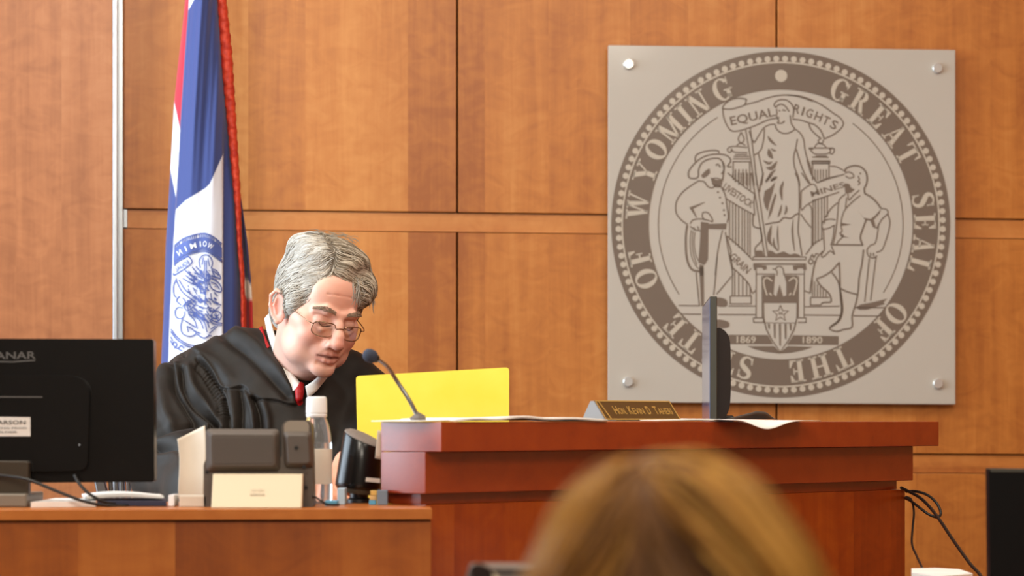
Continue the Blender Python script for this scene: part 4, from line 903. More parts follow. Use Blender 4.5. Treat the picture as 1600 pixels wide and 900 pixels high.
def cab(px, r, lab, Z):
    mb = MB(); mb.tube(spline([P(x,y,Z_) for (x,y),Z_ in zip(px, Z)],6), r, 8); tag(obj('cable', mb, M['cable'], None, True), lab, 'cable', 'black cables at the right end of the bench')
cab([(1408,762),(1420,768),(1438,778),(1455,795),(1470,815),(1490,845),(1515,880),(1535,905),(1548,960)], .0032, 'thick black cable running straight down from the bench end to the right', [5.84,5.80,5.76,5.7,5.6,5.5,5.35,5.25,5.0])
cab([(1416,768),(1432,768),(1450,774),(1464,787),(1470,802),(1464,808),(1450,803),(1434,791),(1422,782),(1414,778)], .0028, 'black cable looping back to the bench end', [5.84,5.80,5.78,5.76,5.75,5.74,5.74,5.76,5.8,5.84])
cab([(1416,776),(1424,781),(1428,800),(1426,825),(1425,850),(1432,868),(1440,885),(1444,895),(1447,902)], .0022, 'thin black cable hanging along the side of the bench to the white paper', [5.84,5.80,5.76,5.7,5.6,5.45,5.2,5.06,4.98])
Zg = 3.1
gm = thing('grey_printer', 'grey machine with a dark slot, only its top edge showing at the bottom centre', 'printer', dpt(800,Zg+.1,.7))
q = rounded([(726,908),(733,888),(905,888),(910,908),(905,1180),(722,1180)], 4)
mb = MB(); mb.prism([P(x,y,Zg) for x, y in q], (0,.12,0)); obj('casing', mb, M['grey_plastic'], gm, bevel=.004)
mb = MB(); mb.prism([P(x,y,Zg-.0015) for x, y in ((764,890),(900,891.5),(900,896),(764,894.5))], (0,.004,0)); obj('slot', mb, M['black_gloss'], gm)
mb = MB(); mb.prism([P(x,y,Zg-.02) for x, y in rounded([(735,884),(750,881),(766,888),(771,900),(771,925),(735,925)],4)], (0,.0205,0)); obj('latch', mb, M['black_brown'], gm, bevel=.004)
mb = MB(); mb.prism([P(x,y,Zg-.012) for x, y in ((769,896),(775,898),(779,905),(779,915),(769,915))], (0,.0115,0)); obj('latch_tab', mb, M['cream'], gm, bevel=.001)
zbot = zz2(1180,Zg); gx = dpt(815,Zg,0).x
pd = thing('pedestal_table', 'plain wooden stand under the grey machine, below the picture', 'table', (gx,Zg+.14,0))
mb = MB(); mb.box((gx-.2,Zg-.04,zbot-.03),(gx+.2,Zg+.2,zbot-.0005)); obj('table_top', mb, M['wood_desk_h'], pd, bevel=.002)
for x, y in ((gx-.17,Zg-.01),(gx+.17,Zg-.01),(gx-.17,Zg+.17),(gx+.17,Zg+.17)):
    mb = MB(); mb.box((x-.02,y-.02,0),(x+.02,y+.02,zbot-.0305)); obj('leg', mb, M['wood_desk'], pd)
# ------------------------------------------------------------------ sculpting: signed-distance fields meshed with surface nets
class Field:
    def __init__(s, lo, hi, h):
        s.h = h; s.lo = np.array(lo, float); n = np.ceil((np.array(hi)-s.lo)/h).astype(int)+1
        s.ax = [s.lo[i]+h*np.arange(n[i]) for i in range(3)]; s.F = np.full(n, .08, np.float32)
    def _sl(s, lo, hi):
        sl = []
        for i in range(3):
            a = int(max(0, math.floor((lo[i]-s.lo[i])/s.h))); b = int(min(len(s.ax[i]), math.ceil((hi[i]-s.lo[i])/s.h)+1)); sl.append(slice(a, max(a, b)))
        return tuple(sl)
    def _g(s, sl): return np.meshgrid(s.ax[0][sl[0]], s.ax[1][sl[1]], s.ax[2][sl[2]], indexing='ij')
    def _op(s, d, sl, k, sub):
        A_ = s.F[sl]
        if sub: d = -d; h = np.clip(.5-.5*(d-(-0)-A_ if False else (A_-d))/k, 0, 1); s.F[sl] = A_*(1-h)+d*h+k*h*(1-h)
        else: h = np.clip(.5+.5*(A_-d)/k, 0, 1); s.F[sl] = A_*(1-h)+d*h-k*h*(1-h)
    def ell(s, c, r, k=.01, sub=False, R=None):
        c = np.array(c, float); r = np.array(r, float); m = r.max()+k+.02; sl = s._sl(c-m, c+m)
        X = np.stack(s._g(sl), -1)-c
        if R is not None: X = X @ np.array(R)
        k0 = np.sqrt(((X/r)**2).sum(-1)); k1 = np.sqrt(((X/r**2)**2).sum(-1))+1e-9
        s._op((k0*(k0-1)/k1).astype(np.float32), sl, k, sub); return s
    def cap(s, a, b, ra, rb=None, k=.01, sub=False):
        a, b = np.array(a, float), np.array(b, float); rb = ra if rb is None else rb; m = max(ra, rb)+k+.02
        sl = s._sl(np.minimum(a, b)-m, np.maximum(a, b)+m); X = np.stack(s._g(sl), -1)-a; d = b-a
        t = np.clip((X @ d)/(d @ d), 0, 1); q = X-t[..., None]*d
        s._op((np.sqrt((q*q).sum(-1))-(ra+(rb-ra)*t)).astype(np.float32), sl, k, sub); return s
    def chain(s, pts, rs, k=.01, sub=False):
        rs = rs if isinstance(rs, (list, tuple)) else [rs]*len(pts)
        for i in range(len(pts)-1): s.cap(pts[i], pts[i+1], rs[i], rs[i+1], k, sub)
        return s
    def mesh(s):
        Fv = s.F; S_ = Fv < 0; n = Fv.shape
        cnt = np.zeros([x-1 for x in n], np.int8)
        for dx in (0,1):
            for dy in (0,1):
                for dz in (0,1): cnt += S_[dx:n[0]-1+dx, dy:n[1]-1+dy, dz:n[2]-1+dz]
        act = (cnt > 0) & (cnt < 8); I = np.argwhere(act); idx = np.full(act.shape, -1, np.int64); idx[act] = np.arange(len(I))
        acc = np.zeros((len(I), 3)); w = np.zeros(len(I))
        for ax in range(3):
            o1, o2 = [a for a in range(3) if a != ax]
            for u in (0,1):
                for v in (0,1):
                    a = I.copy(); a[:, o1] += u; a[:, o2] += v; b = a.copy(); b[:, ax] += 1
                    fa = Fv[a[:,0],a[:,1],a[:,2]]; fb = Fv[b[:,0],b[:,1],b[:,2]]; mk = (fa < 0) != (fb < 0)
                    t = np.where(mk, fa/np.where(mk, fa-fb, 1), 0); p = a.astype(float); p[:, ax] += t
                    acc += p*mk[:, None]; w += mk
        V = s.lo+s.h*acc/w[:, None]; Q = []
        for ax in range(3):
            o1, o2 = (ax+1) % 3, (ax+2) % 3
            sl0 = [slice(None)]*3; sl1 = [slice(None)]*3; sl0[ax] = slice(0, n[ax]-1); sl1[ax] = slice(1, n[ax])
            ch = S_[tuple(sl0)] != S_[tuple(sl1)]; E_ = np.argwhere(ch)
            E_ = E_[(E_[:, o1] > 0) & (E_[:, o2] > 0) & (E_[:, o1] < n[o1]-1) & (E_[:, o2] < n[o2]-1)]
            c = []
            for u, v in ((1,1),(0,1),(0,0),(1,0)):
                g = E_.copy(); g[:, o1] -= u; g[:, o2] -= v; c.append(idx[g[:,0],g[:,1],g[:,2]])
            q = np.stack(c, 1); fl_ = S_[E_[:,0],E_[:,1],E_[:,2]]; q[~fl_] = q[~fl_][:, ::-1]; Q.append(q)
        Q = np.concatenate(Q); return V, Q[(Q >= 0).all(1)]
    def at(s, p):                                # nearest-grid trilinear sample
        g = (np.asarray(p)-s.lo)/s.h; g = np.clip(g, 0, np.array(s.F.shape)-1.001); i = g.astype(int); f = g-i; r = 0
        for dx in (0,1):
            for dy in (0,1):
                for dz in (0,1):
                    w = (f[:,0] if dx else 1-f[:,0])*(f[:,1] if dy else 1-f[:,1])*(f[:,2] if dz else 1-f[:,2]); r = r+w*s.F[i[:,0]+dx,i[:,1]+dy,i[:,2]+dz]
        return r
    def grad(s, p):
        e = s.h; return np.stack([s.at(p+np.eye(3)[i]*e)-s.at(p-np.eye(3)[i]*e) for i in range(3)], 1)/(2*e)
def vnormals(V, Q):
    n = np.cross(V[Q[:,2]]-V[Q[:,0]], V[Q[:,3]]-V[Q[:,1]]); N_v = np.zeros_like(V)
    for k in range(4): np.add.at(N_v, Q[:,k], n)
    return N_v/(np.linalg.norm(N_v, axis=1, keepdims=True)+1e-12)
def relax(V, Q, it=2, lam=.5):
    for _ in range(it):
        s = np.zeros_like(V); c = np.zeros(len(V))
        for k in range(4):
            for d in (1,3): np.add.at(s, Q[:,k], V[Q[:,(k+d)%4]]); np.add.at(c, Q[:,k], 1)
        V = V+lam*(s/np.maximum(c, 1)[:, None]-V)
    return V
def seg_dist(p, a, b):
    d = b-a; t = np.clip(((p-a) @ d)/(d @ d+1e-9), 0, 1); return np.linalg.norm(p-a-t[:, None]*d, axis=1)
def path_dist(p, pts):
    pts = [np.array(q, float) for q in pts]; return np.min([seg_dist(p, pts[i], pts[i+1]) for i in range(len(pts)-1)], axis=0)
def pxv(V): return np.stack([800+F*V[:,0]/V[:,1], HOR-F*(V[:,2]-EYE)/V[:,1]], 1)

# ------------------------------------------------------------------ seated person in the robe
ZJ = 5.9
def J(x, y, dz=0): return np.array(P(x, y, ZJ+dz))
th, ph_, ro = math.radians(34.5), math.radians(11.5), math.radians(8.5)
Rx = np.array([[1,0,0],[0,math.cos(ph_),-math.sin(ph_)],[0,math.sin(ph_),math.cos(ph_)]])
Rz = np.array([[math.cos(th),-math.sin(th),0],[math.sin(th),math.cos(th),0],[0,0,1]])
Ry = np.array([[math.cos(ro),0,math.sin(ro)],[0,1,0],[-math.sin(ro),0,math.cos(ro)]])
RH = Ry @ Rz @ Rx; HS = .955; TH = J(495, 486, -.11)
def H2W(p): return (np.atleast_2d(p)*HS) @ RH.T+TH
def W2H(p): return ((np.atleast_2d(p)-TH) @ RH)/HS

fd = Field((-.125,-.155,-.215), (.125,.16,.16), .0019)
sy = lambda f: [f(-1), f(1)]
fd.ell((0,.014,.036), (.0755,.097,.087), .01)
fd.ell((0,-.030,-.020), (.0665,.064,.088), .02)
fd.ell((0,-.062,.055), (.055,.028,.040), .025)
fd.ell((0,-.040,-.082), (.053,.050,.036), .02)
fd.ell((0,-.080,-.105), (.026,.017,.017), .016)
for q in (-1, 1):
    fd.ell((q*.048,-.030,-.070), (.024,.038,.034), .02)          # jowl
    fd.ell((q*.040,-.064,-.036), (.026,.024,.024), .018)         # cheek
    fd.ell((q*.058,-.040,-.012), (.016,.030,.018), .015)         # cheekbone
    fd.ell((q*.033,-.101,-.004), (.0175,.017,.0125), .012, True) # eye socket
    fd.chain([(q*.010,-.0925,.016),(q*.030,-.0905,.0205),(q*.050,-.074,.014)], [.0075,.0075,.006], .010)   # brow ridge
    fd.ell((q*.032,-.0775,-.0035), (.0165,.0135,.0125), .003)    # lowered lid over the eye
    fd.chain([(q*.018,-.0895,-.016),(q*.032,-.0905,-.020),(q*.046,-.081,-.015)], [.003,.0042,.003], .006)  # bag below the eye
fd.chain([(0,-.0905,.010),(0,-.0985,-.008),(0,-.109,-.028),(0,-.1115,-.040)], [.0082,.0092,.0112,.0125], .009)
fd.ell((0,-.1125,-.0430), (.0142,.0125,.0115), .006)
for q in (-1, 1):
    fd.ell((q*.0150,-.1010,-.0460), (.0092,.0120,.0092), .006)
    fd.ell((q*.0074,-.1055,-.0555), (.0038,.0055,.0040), .003, True)
fd.ell((0,-.080,-.063), (.033,.0215,.020), .012)
fd.chain([(-.0265,-.0850,-.0715),(-.011,-.0970,-.0675),(0,-.1000,-.0678),(.011,-.0970,-.0675),(.0265,-.0850,-.0715)], [.0026,.0038,.0040,.0038,.0026], .004)
fd.chain([(-.0235,-.0840,-.0790),(-.010,-.0935,-.0830),(0,-.0958,-.0838),(.010,-.0935,-.0830),(.0235,-.0840,-.0790)], [.0028,.0044,.0047,.0044,.0028], .004)
fd.chain([(-.025,-.0895,-.0744),(-.010,-.1000,-.0748),(0,-.1030,-.0752),(.010,-.1000,-.0748),(.023,-.0900,-.0744)], [.0012,.0032,.0038,.0034,.0012], .0018, True)
fd.chain([(-.020,-.0885,-.0910),(0,-.095,-.0930),(.020,-.0885,-.0910)], .0025, .006, True)
for q in (-1, 1):
    fd.chain([(q*.0215,-.1065,-.0440),(q*.0315,-.0985,-.0600),(q*.0370,-.0890,-.0770)], [.0022,.0028,.0016], .006, True)
    fd.chain([(q*.032,-.089,-.083),(q*.036,-.080,-.100)], [.0016,.0014], .005, True)
    # ear
    Re = np.array(Matrix.Rotation(q*math.radians(-24),3,'Z') @ Matrix.Rotation(math.radians(-12),3,'X'))
    c = np.array((q*.0815,.012,-.008))
    E_ = lambda x, y, z: c+Re @ np.array((q*x*1.12, y*1.12, z*1.12))
    fd.ell(c, (.0058,.0185,.0335), .006, False, Re)
    fd.ell(E_(.006,-.001,.002), (.0052,.0106,.0195), .003, True, Re)
    fd.chain([E_(.003,-.013,.010),E_(.006,-.008,.027),E_(.007,.005,.032),E_(.007,.0165,.022),E_(.006,.0175,.004),E_(.004,.012,-.014),E_(.002,.002,-.026)], [.0030,.0036,.0038,.0036,.0034,.0034,.0052], .003)
    fd.chain([E_(.004,.006,.018),E_(.005,.009,.004),E_(.004,.004,-.010)], .0024, .003)
    fd.ell(E_(.004,-.012,-.003), (.0035,.0035,.0060), .003, False, Re)
neck_b = W2H(J(462,600,.075))[0]; nk_f = W2H(J(470,585,.0))[0]
fd.cap((0,.030,-.055), tuple(neck_b), .056, .064, .03)
fd.cap((0,-.012,-.085), tuple(nk_f), .040, .048, .03)
for zc_, w_ in ((.056,.0020),):       # forehead creases
    fd.chain([(-.035,-.0845,zc_-.003),(0,-.0945,zc_),(.035,-.0845,zc_-.003)], .0002, .004, True)
V, Q = fd.mesh(); V = relax(V, Q, 1, .4)
# skin colour in head space: lips, cheeks, nose and ears redder, beard zone cooler
def smooth_(d, w): return np.exp(-(d/w)**2)[:, None]
base = np.array(srgb(230,180,160)[:3]); colr = np.tile(base, (len(V), 1))
def tint(m, c): 
    global colr
    colr = colr*(1-m)+np.array(srgb(*c)[:3])*m
tint(.5*smooth_(np.linalg.norm((V-(-.045,-.075,-.035)), axis=1), .026), (222,132,116)); tint(.5*smooth_(np.linalg.norm((V-(.045,-.075,-.035)), axis=1), .026), (222,132,116))
tint(.55*smooth_(np.linalg.norm((V-(0,-.118,-.04)), axis=1), .018), (220,130,114)); tint(.4*smooth_(np.linalg.norm((V-(0,-.09,.05)), axis=1), .04), (224,150,126))
for q in (-1, 1): tint(.6*smooth_(np.linalg.norm(V-np.array((q*.082,.012,-.008)), axis=1), .026), (222,130,116))
tint(.35*smooth_(np.linalg.norm((V-(0,-.09,-.095))*(1,1,1.6), axis=1), .045), (196,150,132))
lip = [(-.026,-.085,-.0720),(-.011,-.099,-.0675),(0,-.102,-.0678),(.011,-.099,-.0675),(.026,-.085,-.0720)]; lip2 = [(-.0235,-.084,-.0790),(-.010,-.095,-.0830),(0,-.098,-.0838),(.010,-.095,-.0830),(.0235,-.084,-.0790)]
tint(.75*smooth_(path_dist(V, lip), .0042), (196,104,94)); tint(.75*smooth_(path_dist(V, lip2), .0048), (200,108,98))
tint(.95*smooth_(path_dist(V, [(-.024,-.0880,-.0744),(0,-.0990,-.0752),(.022,-.0880,-.0744)]), .0032), (84,28,28))
for q in (-1, 1): tint(.5*smooth_(path_dist(V, [(q*.020,-.088,-.010),(q*.032,-.091,-.0135),(q*.045,-.083,-.010)]), .004), (150,96,86))
HV, HQ, HC = H2W(V), Q, colr
# body under the robe with arms and hands, one skin surface further down the same mesh
bd = Field((-.84,4.96,.62), (-.05,6.25,1.56), .0065)
skel = lambda *p: [np.array(J(*q)) for q in p]
bd.chain(skel((462,600,.075),(445,680,.10),(430,800,.09),(425,960,.08)), [.062,.12,.13,.15], .05)
bd.chain(skel((320,618,.05),(300,735,-.03),(430,775,-.50),(482,758,-.70)), [.052,.045,.036,.026], .03)
bd.chain(skel((560,640,.05),(585,735,-.08),(540,765,-.45),(531,753,-.64)), [.052,.045,.036,.026], .03)
bd.chain(skel((400,985,.06),(390,1005,-.36),(390,1250,-.36)), [.085,.07,.05], .04); bd.chain(skel((460,985,.06),(475,1005,-.36),(475,1250,-.36)), [.085,.07,.05], .04)
bd.F[:, :, :0] = 0
BV, BQ = bd.mesh(); BV = relax(BV, BQ, 1)
def hand(wrist, palm_dir, up, side, curl):
    """palm with four bent fingers of unequal length and a thumb leaving the side near its base"""
    w = np.array(wrist); d = np.array(palm_dir)/np.linalg.norm(palm_dir); u = np.array(up, float); u -= d*(u @ d); u /= np.linalg.norm(u); s_ = np.cross(d, u)*side
    lo = w-.15; hi = w+.20; h = Field(np.minimum(lo, w+d*.2-.06), np.maximum(hi, w+d*.2+.06), .0022)
    at = lambda a, b, c: w+d*a+s_*b+u*c
    h.cap(at(-.07,0,0), at(0,0,0), .029, .026, .01); h.cap(at(0,0,0), at(.03,0,0), .026, .028, .015)
    for b in (-.028,-.009,.010,.028): h.cap(at(.02,b*.7,0), at(.082,b,0), .015, .0125, .012)
    for b, L_, r in ((-.030,.088,.0092),(-.010,.100,.0098),(.010,.094,.0096),(.029,.074,.0085)):
        p = at(.082, b, .001); a = 0; pts = [p]
        for k, fr in enumerate((.46,.31,.23)):
            a += curl*(.8 if k == 0 else 1.0); p = p+(d*math.cos(a)-u*math.sin(a))*L_*fr; pts.append(p)
        h.chain(pts, [r,r*.93,r*.88,r*.76], .003)
    p0 = at(.018,-.026,-.004); p1 = at(.050,-.048,-.010); p2 = at(.078,-.056,-.014); p3 = at(.100,-.054,-.018)
    h.chain([p0,p1,p2,p3], [.014,.0112,.0102,.0085], .006)
    return h.mesh()
hw1, hw2 = J(482,758,-.70), J(531,753,-.64)
M1 = hand(hw1, (.55,-.75,-.30), (0.1,.1,1), 1, .45); M2 = hand(hw2, (-.18,-.85,-.42), (-.75,.1,.6), -1, .55)
VV = [HV, BV, M1[0], M2[0]]; QQ = [HQ, BQ, M1[1], M2[1]]; o_ = 0; Qs = []
for v_, q_ in zip(VV, QQ): Qs.append(q_+o_); o_ += len(v_)
hc = np.array(srgb(224,160,132)[:3])
CC = np.concatenate([HC]+[np.tile(hc, (len(v_), 1)) for v_ in VV[1:]])
judge = np_obj('person', np.concatenate(VV), np.concatenate(Qs), M['skin'], None, True, CC)
tag(judge, 'grey-haired person in glasses and black robe, reading with bowed head at the bench', 'person')

# robe -------------------------------------------------------------------------------------------
rb = Field((-.86,5.05,.66), (-.04,6.28,1.56), .0050)
rb.ell(J(430,720,.02), (.20,.155,.23), .05); rb.ell(J(425,640,.10), (.19,.14,.14), .05)
rb.ell(J(428,900,.04), (.21,.20,.25), .06)
rb.chain([J(435,557,.05),J(372,572,.045),J(312,606,.04)], [.060,.066,.076], .03)
rb.chain([J(478,566,.05),J(540,592,.045),J(572,622,.04)], [.052,.054,.058], .03)
rb.chain([J(308,612,.03),J(283,672,-.02),J(280,735,-.08)], [.078,.082,.094], .03)
rb.chain([J(280,735,-.08),J(330,768,-.28),J(420,782,-.46),J(462,768,-.58)], [.094,.082,.070,.062], .03)
rb.chain([J(575,630,.03),J(590,690,-.03),J(585,745,-.10)], [.060,.070,.076], .03)
rb.chain([J(585,745,-.10),J(560,772,-.34),J(540,768,-.52)], [.076,.066,.058], .03)
rb.chain([J(400,985,.06),J(390,1010,-.34),J(390,1120,-.38)], [.12,.12,.13], .06); rb.chain([J(460,985,.06),J(475,1010,-.34),J(475,1120,-.38)], [.12,.12,.13], .06)
rb.cap(J(470,505,-.03), J(472,628,-.20), .080, .004, .006, True)      # the open neck
rb.cap(J(470,470,.02), J(468,560,.035), .078, .060, .006, True)
rb.cap(J(455,768,-.56), J(500,750,-.80), .050, .052, .004, True); rb.cap(J(541,768,-.51), J(528,752,-.75), .046, .048, .004, True)
V, Q = rb.mesh(); V = relax(V, Q, 3, .5)
# one level of refinement on the visible side, then folds pushed along the normals
def refine(V, Q):
    e = np.concatenate([np.sort(Q[:, [k, (k+1) % 4]], 1) for k in range(4)]); ue, inv = np.unique(e, axis=0, return_inverse=True); inv = inv.ravel()
    nV, nE = len(V), len(ue); M_ = V[ue].mean(1); C_ = V[Q].mean(1); nq = len(Q); E4 = [nV+inv[k*nq:(k+1)*nq] for k in range(4)]; c = nV+nE+np.arange(nq)
    return np.concatenate([V, M_, C_]), np.concatenate([np.stack([Q[:,k], E4[k], c, E4[(k+3) % 4]], 1) for k in range(4)])
V, Q = refine(V, Q); V = relax(V, Q, 1, .5)
Nn = vnormals(V, Q); px2 = pxv(V); front = np.clip(-Nn[:,1]*3+.3, 0, 1)
disp = np.zeros(len(V))
def fold(pts, w, amp, n=6):
    global disp
    p = [np.array(q[:2]) for q in spline(pts, n)]; disp += 1.35*amp*np.exp(-(path_dist(px2, p)/w)**2)*front
q_ = lambda pts: [(220+x/3.75, 480+y/3.75) for x, y in pts]
for pts, w, a in (([(175,320),(200,470),(270,580),(350,690)],6,-.013), ([(228,370),(250,480),(330,600),(440,700)],6,-.012), ([(130,330),(120,450),(140,600),(180,690)],9,.008), ([(205,340),(225,470),(300,590),(390,690)],6,.009),
    ([(280,360),(310,480),(400,590),(480,700)],7,.008), ([(80,755),(200,715),(310,690)],6,-.014), ([(90,835),(220,815)],6,-.013), ([(100,790),(210,765),(300,740)],7,.008), ([(85,880),(200,860)],8,.006),
    ([(480,540),(500,620),(515,710)],4,-.010), ([(530,500),(545,600),(550,710)],5,.006), ([(580,490),(590,600),(590,710)],4,-.008), ([(625,520),(650,600),(665,710)],5,.007), ([(660,540),(690,620),(700,710)],4,-.009), ([(720,560),(745,640),(750,710)],5,.005),
    ([(480,170),(600,260),(720,370),(860,520)],7,-.009), ([(560,150),(680,230),(790,360),(890,500)],7,.006), ([(330,270),(440,330),(520,420)],10,.005),
    ([(150,300),(190,290),(250,275)],4,-.006), ([(165,330),(185,300),(230,285)],3,.005)): fold(q_(pts), w, a)
# gathered sleeve head: close little pleats along the armhole seam
seam = spline(q_([(330,310),(380,350),(430,420),(470,490),(500,560),(510,640)]), 8)
for k in range(2, len(seam)-2, 2):
    a = np.array(seam[k]); t = np.array(seam[k+1])-np.array(seam[k-1]); t /= np.linalg.norm(t); n_2 = np.array([-t[1], t[0]]); n_2 = n_2 if n_2[0] < 0 else -n_2
    fold([a+n_2*1, a+n_2*7+t*1.2, a+n_2*14+t*4], 1.35, -.0045, 2)
fold(seam, 2.2, -.005, 1); fold([np.array(p)+(4,-2) for p in seam], 2.5, .004, 1)
# yoke: a doubled layer with a sewn edge
yoke = q_([(300,262),(340,290),(380,345),(430,415),(475,480),(520,490),(590,468),(622,490),(645,530),(700,545),(780,550),(870,575),(918,578),(880,490),(800,330),(740,180),(700,100),(600,115),(450,170)])
mk = pin(px2[:,0], px2[:,1], yoke); ed = path_dist(px2, [np.array(p) for p in yoke[:13]])
disp += np.where(mk, .0045*np.clip(ed/2.2, 0, 1), 0)*front
fold(yoke[4:13], 1.3, -.003, 3)
# soft cloth waviness
disp += front*.0016*np.sin(px2[:,0]*.11+px2[:,1]*.05)*np.sin(px2[:,1]*.07-px2[:,0]*.03)
V = V+Nn*disp[:, None]; V = relax(V, Q, 1, .35)
np_obj('robe', V, Q, M['robe'], judge, True)

# shirt, collar and tie ----------------------------------------------------------------------------
sf = Field((-.62,5.55,1.18), (-.25,6.15,1.60), .004)
sf.ell(J(440,700,.02), (.14,.11,.13), .03); sf.cap(J(466,606,.065), J(468,570,.035), .068, .066, .03); sf.cap(J(470,660,-.045), J(468,605,-.010), .040, .045, .03)
V, Q = sf.mesh(); V = relax(V, Q, 2); np_obj('shirt', V, Q, M['shirt'], judge, True)
def strip3(inner, outer, n=6):                # sheet spanned between two 3-D edges
    a, b = spline(inner, n), spline(outer, n); mb = MB(); L_ = len(a)
    for i in range(L_):
        for k in range(5): t = k/4; p = a[i]*(1-t)+b[i]*t; mb.v.append(tuple(p+np.array((0,-.004*math.sin(math.pi*t),0))))
    mb.f = [(i*5+k, i*5+k+1, (i+1)*5+k+1, (i+1)*5+k) for i in range(L_-1) for k in range(4)]; mb.m = [0]*len(mb.f); return mb
cl = strip3([J(421,490,.02),J(426,512,-.01),J(434,537,-.035),J(445,563,-.06),J(459,586,-.085),J(473,603,-.105)], [J(414,498,.03),J(418,519,.0),J(426,546,-.03),J(436,572,-.058),J(446,596,-.086),J(458,611,-.106)])
obj('collar', cl, M['shirt'], judge, True, thick=.003)
cl = strip3([J(507,578,-.075),J(498,588,-.090),J(488,597,-.102),J(477,604,-.107)], [J(514,586,-.078),J(503,600,-.096),J(493,612,-.108),J(481,622,-.113)])
obj('collar', cl, M['shirt'], judge, True, thick=.003)
cl = strip3([J(410,510,.03),J(414,524,.003),J(421,541,-.027)], [J(405,513,.033),J(408,529,.006),J(416,547,-.026)])
obj('neckband_of_tie', cl, M['tie'], judge, True, thick=.003)
tk = Field((-.47,5.55,1.30), (-.38,5.90,1.46), .0018)
tk.chain([J(470,602,-.098),J(468,612,-.110),J(467.5,622,-.113)], [.0070,.0086,.0066], .004); tk.chain([J(467.5,620,-.111),J(467,632,-.096),J(468,680,-.06)], [.0066,.0085,.010], .005)
V, Q = tk.mesh(); np_obj('tie', relax(V, Q, 2), Q, M['tie'], judge, True)

# glasses ------------------------------------------------------------------------------------------
def hw(x, y, z): return Vector(H2W((x, y, z))[0])
gl_ = bpy.data.objects.new('glasses', None); COL.objects.link(gl_); gl_.parent = judge
tilt = .30
def lens_ring(q):
    out = []
    for k in range(40):
        a = 2*math.pi*k/40; c, s = math.cos(a), math.sin(a); n = 3.0
        x = .0245*math.copysign(abs(c)**(2/n), c); z = .0150*math.copysign(abs(s)**(2/n), s)
        if s < 0: z *= 1.08
        out.append((q*.0335+x, -.1085+.004*(x*q/.024)**2+.010*max(0, x*q)/.024-z*tilt*.6, -.0165+z))
    return out
for q in (-1, 1):
    r = lens_ring(q); pts = [hw(*p) for p in r]+[hw(*r[0])]
    mb = MB(); mb.tube(pts, .00115, 8, caps=False); o = obj('rim', mb, M['glasses'], None, True); o.parent = gl_
    mb = MB(); mb.add([hw(*p) for p in r], [tuple(range(40))]); o = obj('lens', mb, M['lens'], None); o.parent = gl_
    mb = MB(); mb.tube(spline([hw(q*.0575,-.0985,-.010), hw(q*.066,-.094,-.008), hw(q*.0735,-.070,-.004), hw(q*.0790,-.025,.004), hw(q*.0815,.004,.010), hw(q*.082,.020,.002)], 5), [.0013], 8) if False else mb.tube(spline([hw(q*.0575,-.0985,-.010), hw(q*.066,-.094,-.008), hw(q*.0735,-.070,-.004), hw(q*.0790,-.025,.004), hw(q*.0815,.004,.010), hw(q*.082,.020,.002)], 5), .0011, 8)
    o = obj('temple', mb, M['glasses'], None, True); o.parent = gl_
mb = MB(); mb.tube(spline([hw(-.0095,-.1085,-.012), hw(-.004,-.1125,-.0095), hw(.004,-.1125,-.0095), hw(.0095,-.1085,-.012)], 5), .0010, 8); o = obj('bridge', mb, M['glasses'], None, True); o.parent = gl_

# hair: a cap that follows the skull, overlaid with combed strands ----------------------------------
hf = Field((-.125,-.135,-.10), (.125,.155,.205), .0030)
hf.ell((0,.018,.048), (.0830,.102,.104), .01)
hf.ell((.012,-.018,.118), (.060,.060,.034), .02); hf.ell((-.030,.020,.120), (.046,.070,.034), .02)
hf.ell((.055,-.040,.070), (.036,.050,.040), .02); hf.ell((.052,.03,.06), (.042,.07,.06), .02)
for q in (-1,1): hf.ell((q*.070,-.010,.020), (.018,.030,.034), .012)
hf.ell((0,.07,-.02), (.062,.05,.05), .02)
hf.ell((-.006,-.118,.010), (.070,.060,.074), .012, True)      # bare face and forehead
hf.ell((-.040,-.098,.060), (.030,.034,.036), .010, True)      # temple recess beside the parting
hf.ell((0,-.085,-.06), (.11,.085,.066), .006, True)
for q in (-1,1): hf.ell((q*.086,.013,-.008), (.027,.033,.044), .004, True)
hf.ell((0,.0,-.12), (.09,.14,.06), .01, True)
HVc, HQc = hf.mesh(); HVc = relax(HVc, HQc, 2)
strV, strF, strC = [], [], []
g_dk, g_lt, g_md = np.array(srgb(80,69,54)[:3]), np.array(srgb(196,192,184)[:3]), np.array(srgb(146,137,122)[:3])
np_hair = np_obj('hair', H2W(HVc), HQc, M['hair'], judge, True, np.tile(np.array(srgb(112,102,88)[:3]), (len(HVc), 1)))
def add_strand(pts, r0, colr, n=5):
    pts = np.asarray(pts); m_ = len(pts); b = sum(len(x) for x in strV)
    t = np.gradient(pts, axis=0); t /= np.linalg.norm(t, axis=1, keepdims=True)+1e-9
    u = np.cross(t, (.3,.2,.9)); u /= np.linalg.norm(u, axis=1, keepdims=True)+1e-9; w = np.cross(t, u)
    r = r0*np.sin(np.linspace(.35, math.pi*.97, m_))**.6
    ang = 2*np.pi*np.arange(n)/n
    v = pts[:, None]+r[:, None, None]*(u[:, None]*np.cos(ang)[None, :, None]+w[:, None]*np.sin(ang)[None, :, None]); strV.append(v.reshape(-1, 3))
    i, k = np.meshgrid(np.arange(m_-1), np.arange(n), indexing='ij')
    strF.append((np.stack([i*n+k, i*n+(k+1) % n, (i+1)*n+(k+1) % n, (i+1)*n+k], -1).reshape(-1, 4)+b)); strC.append(np.tile(colr, (m_*n, 1)))
Nh = vnormals(HVc, HQc)
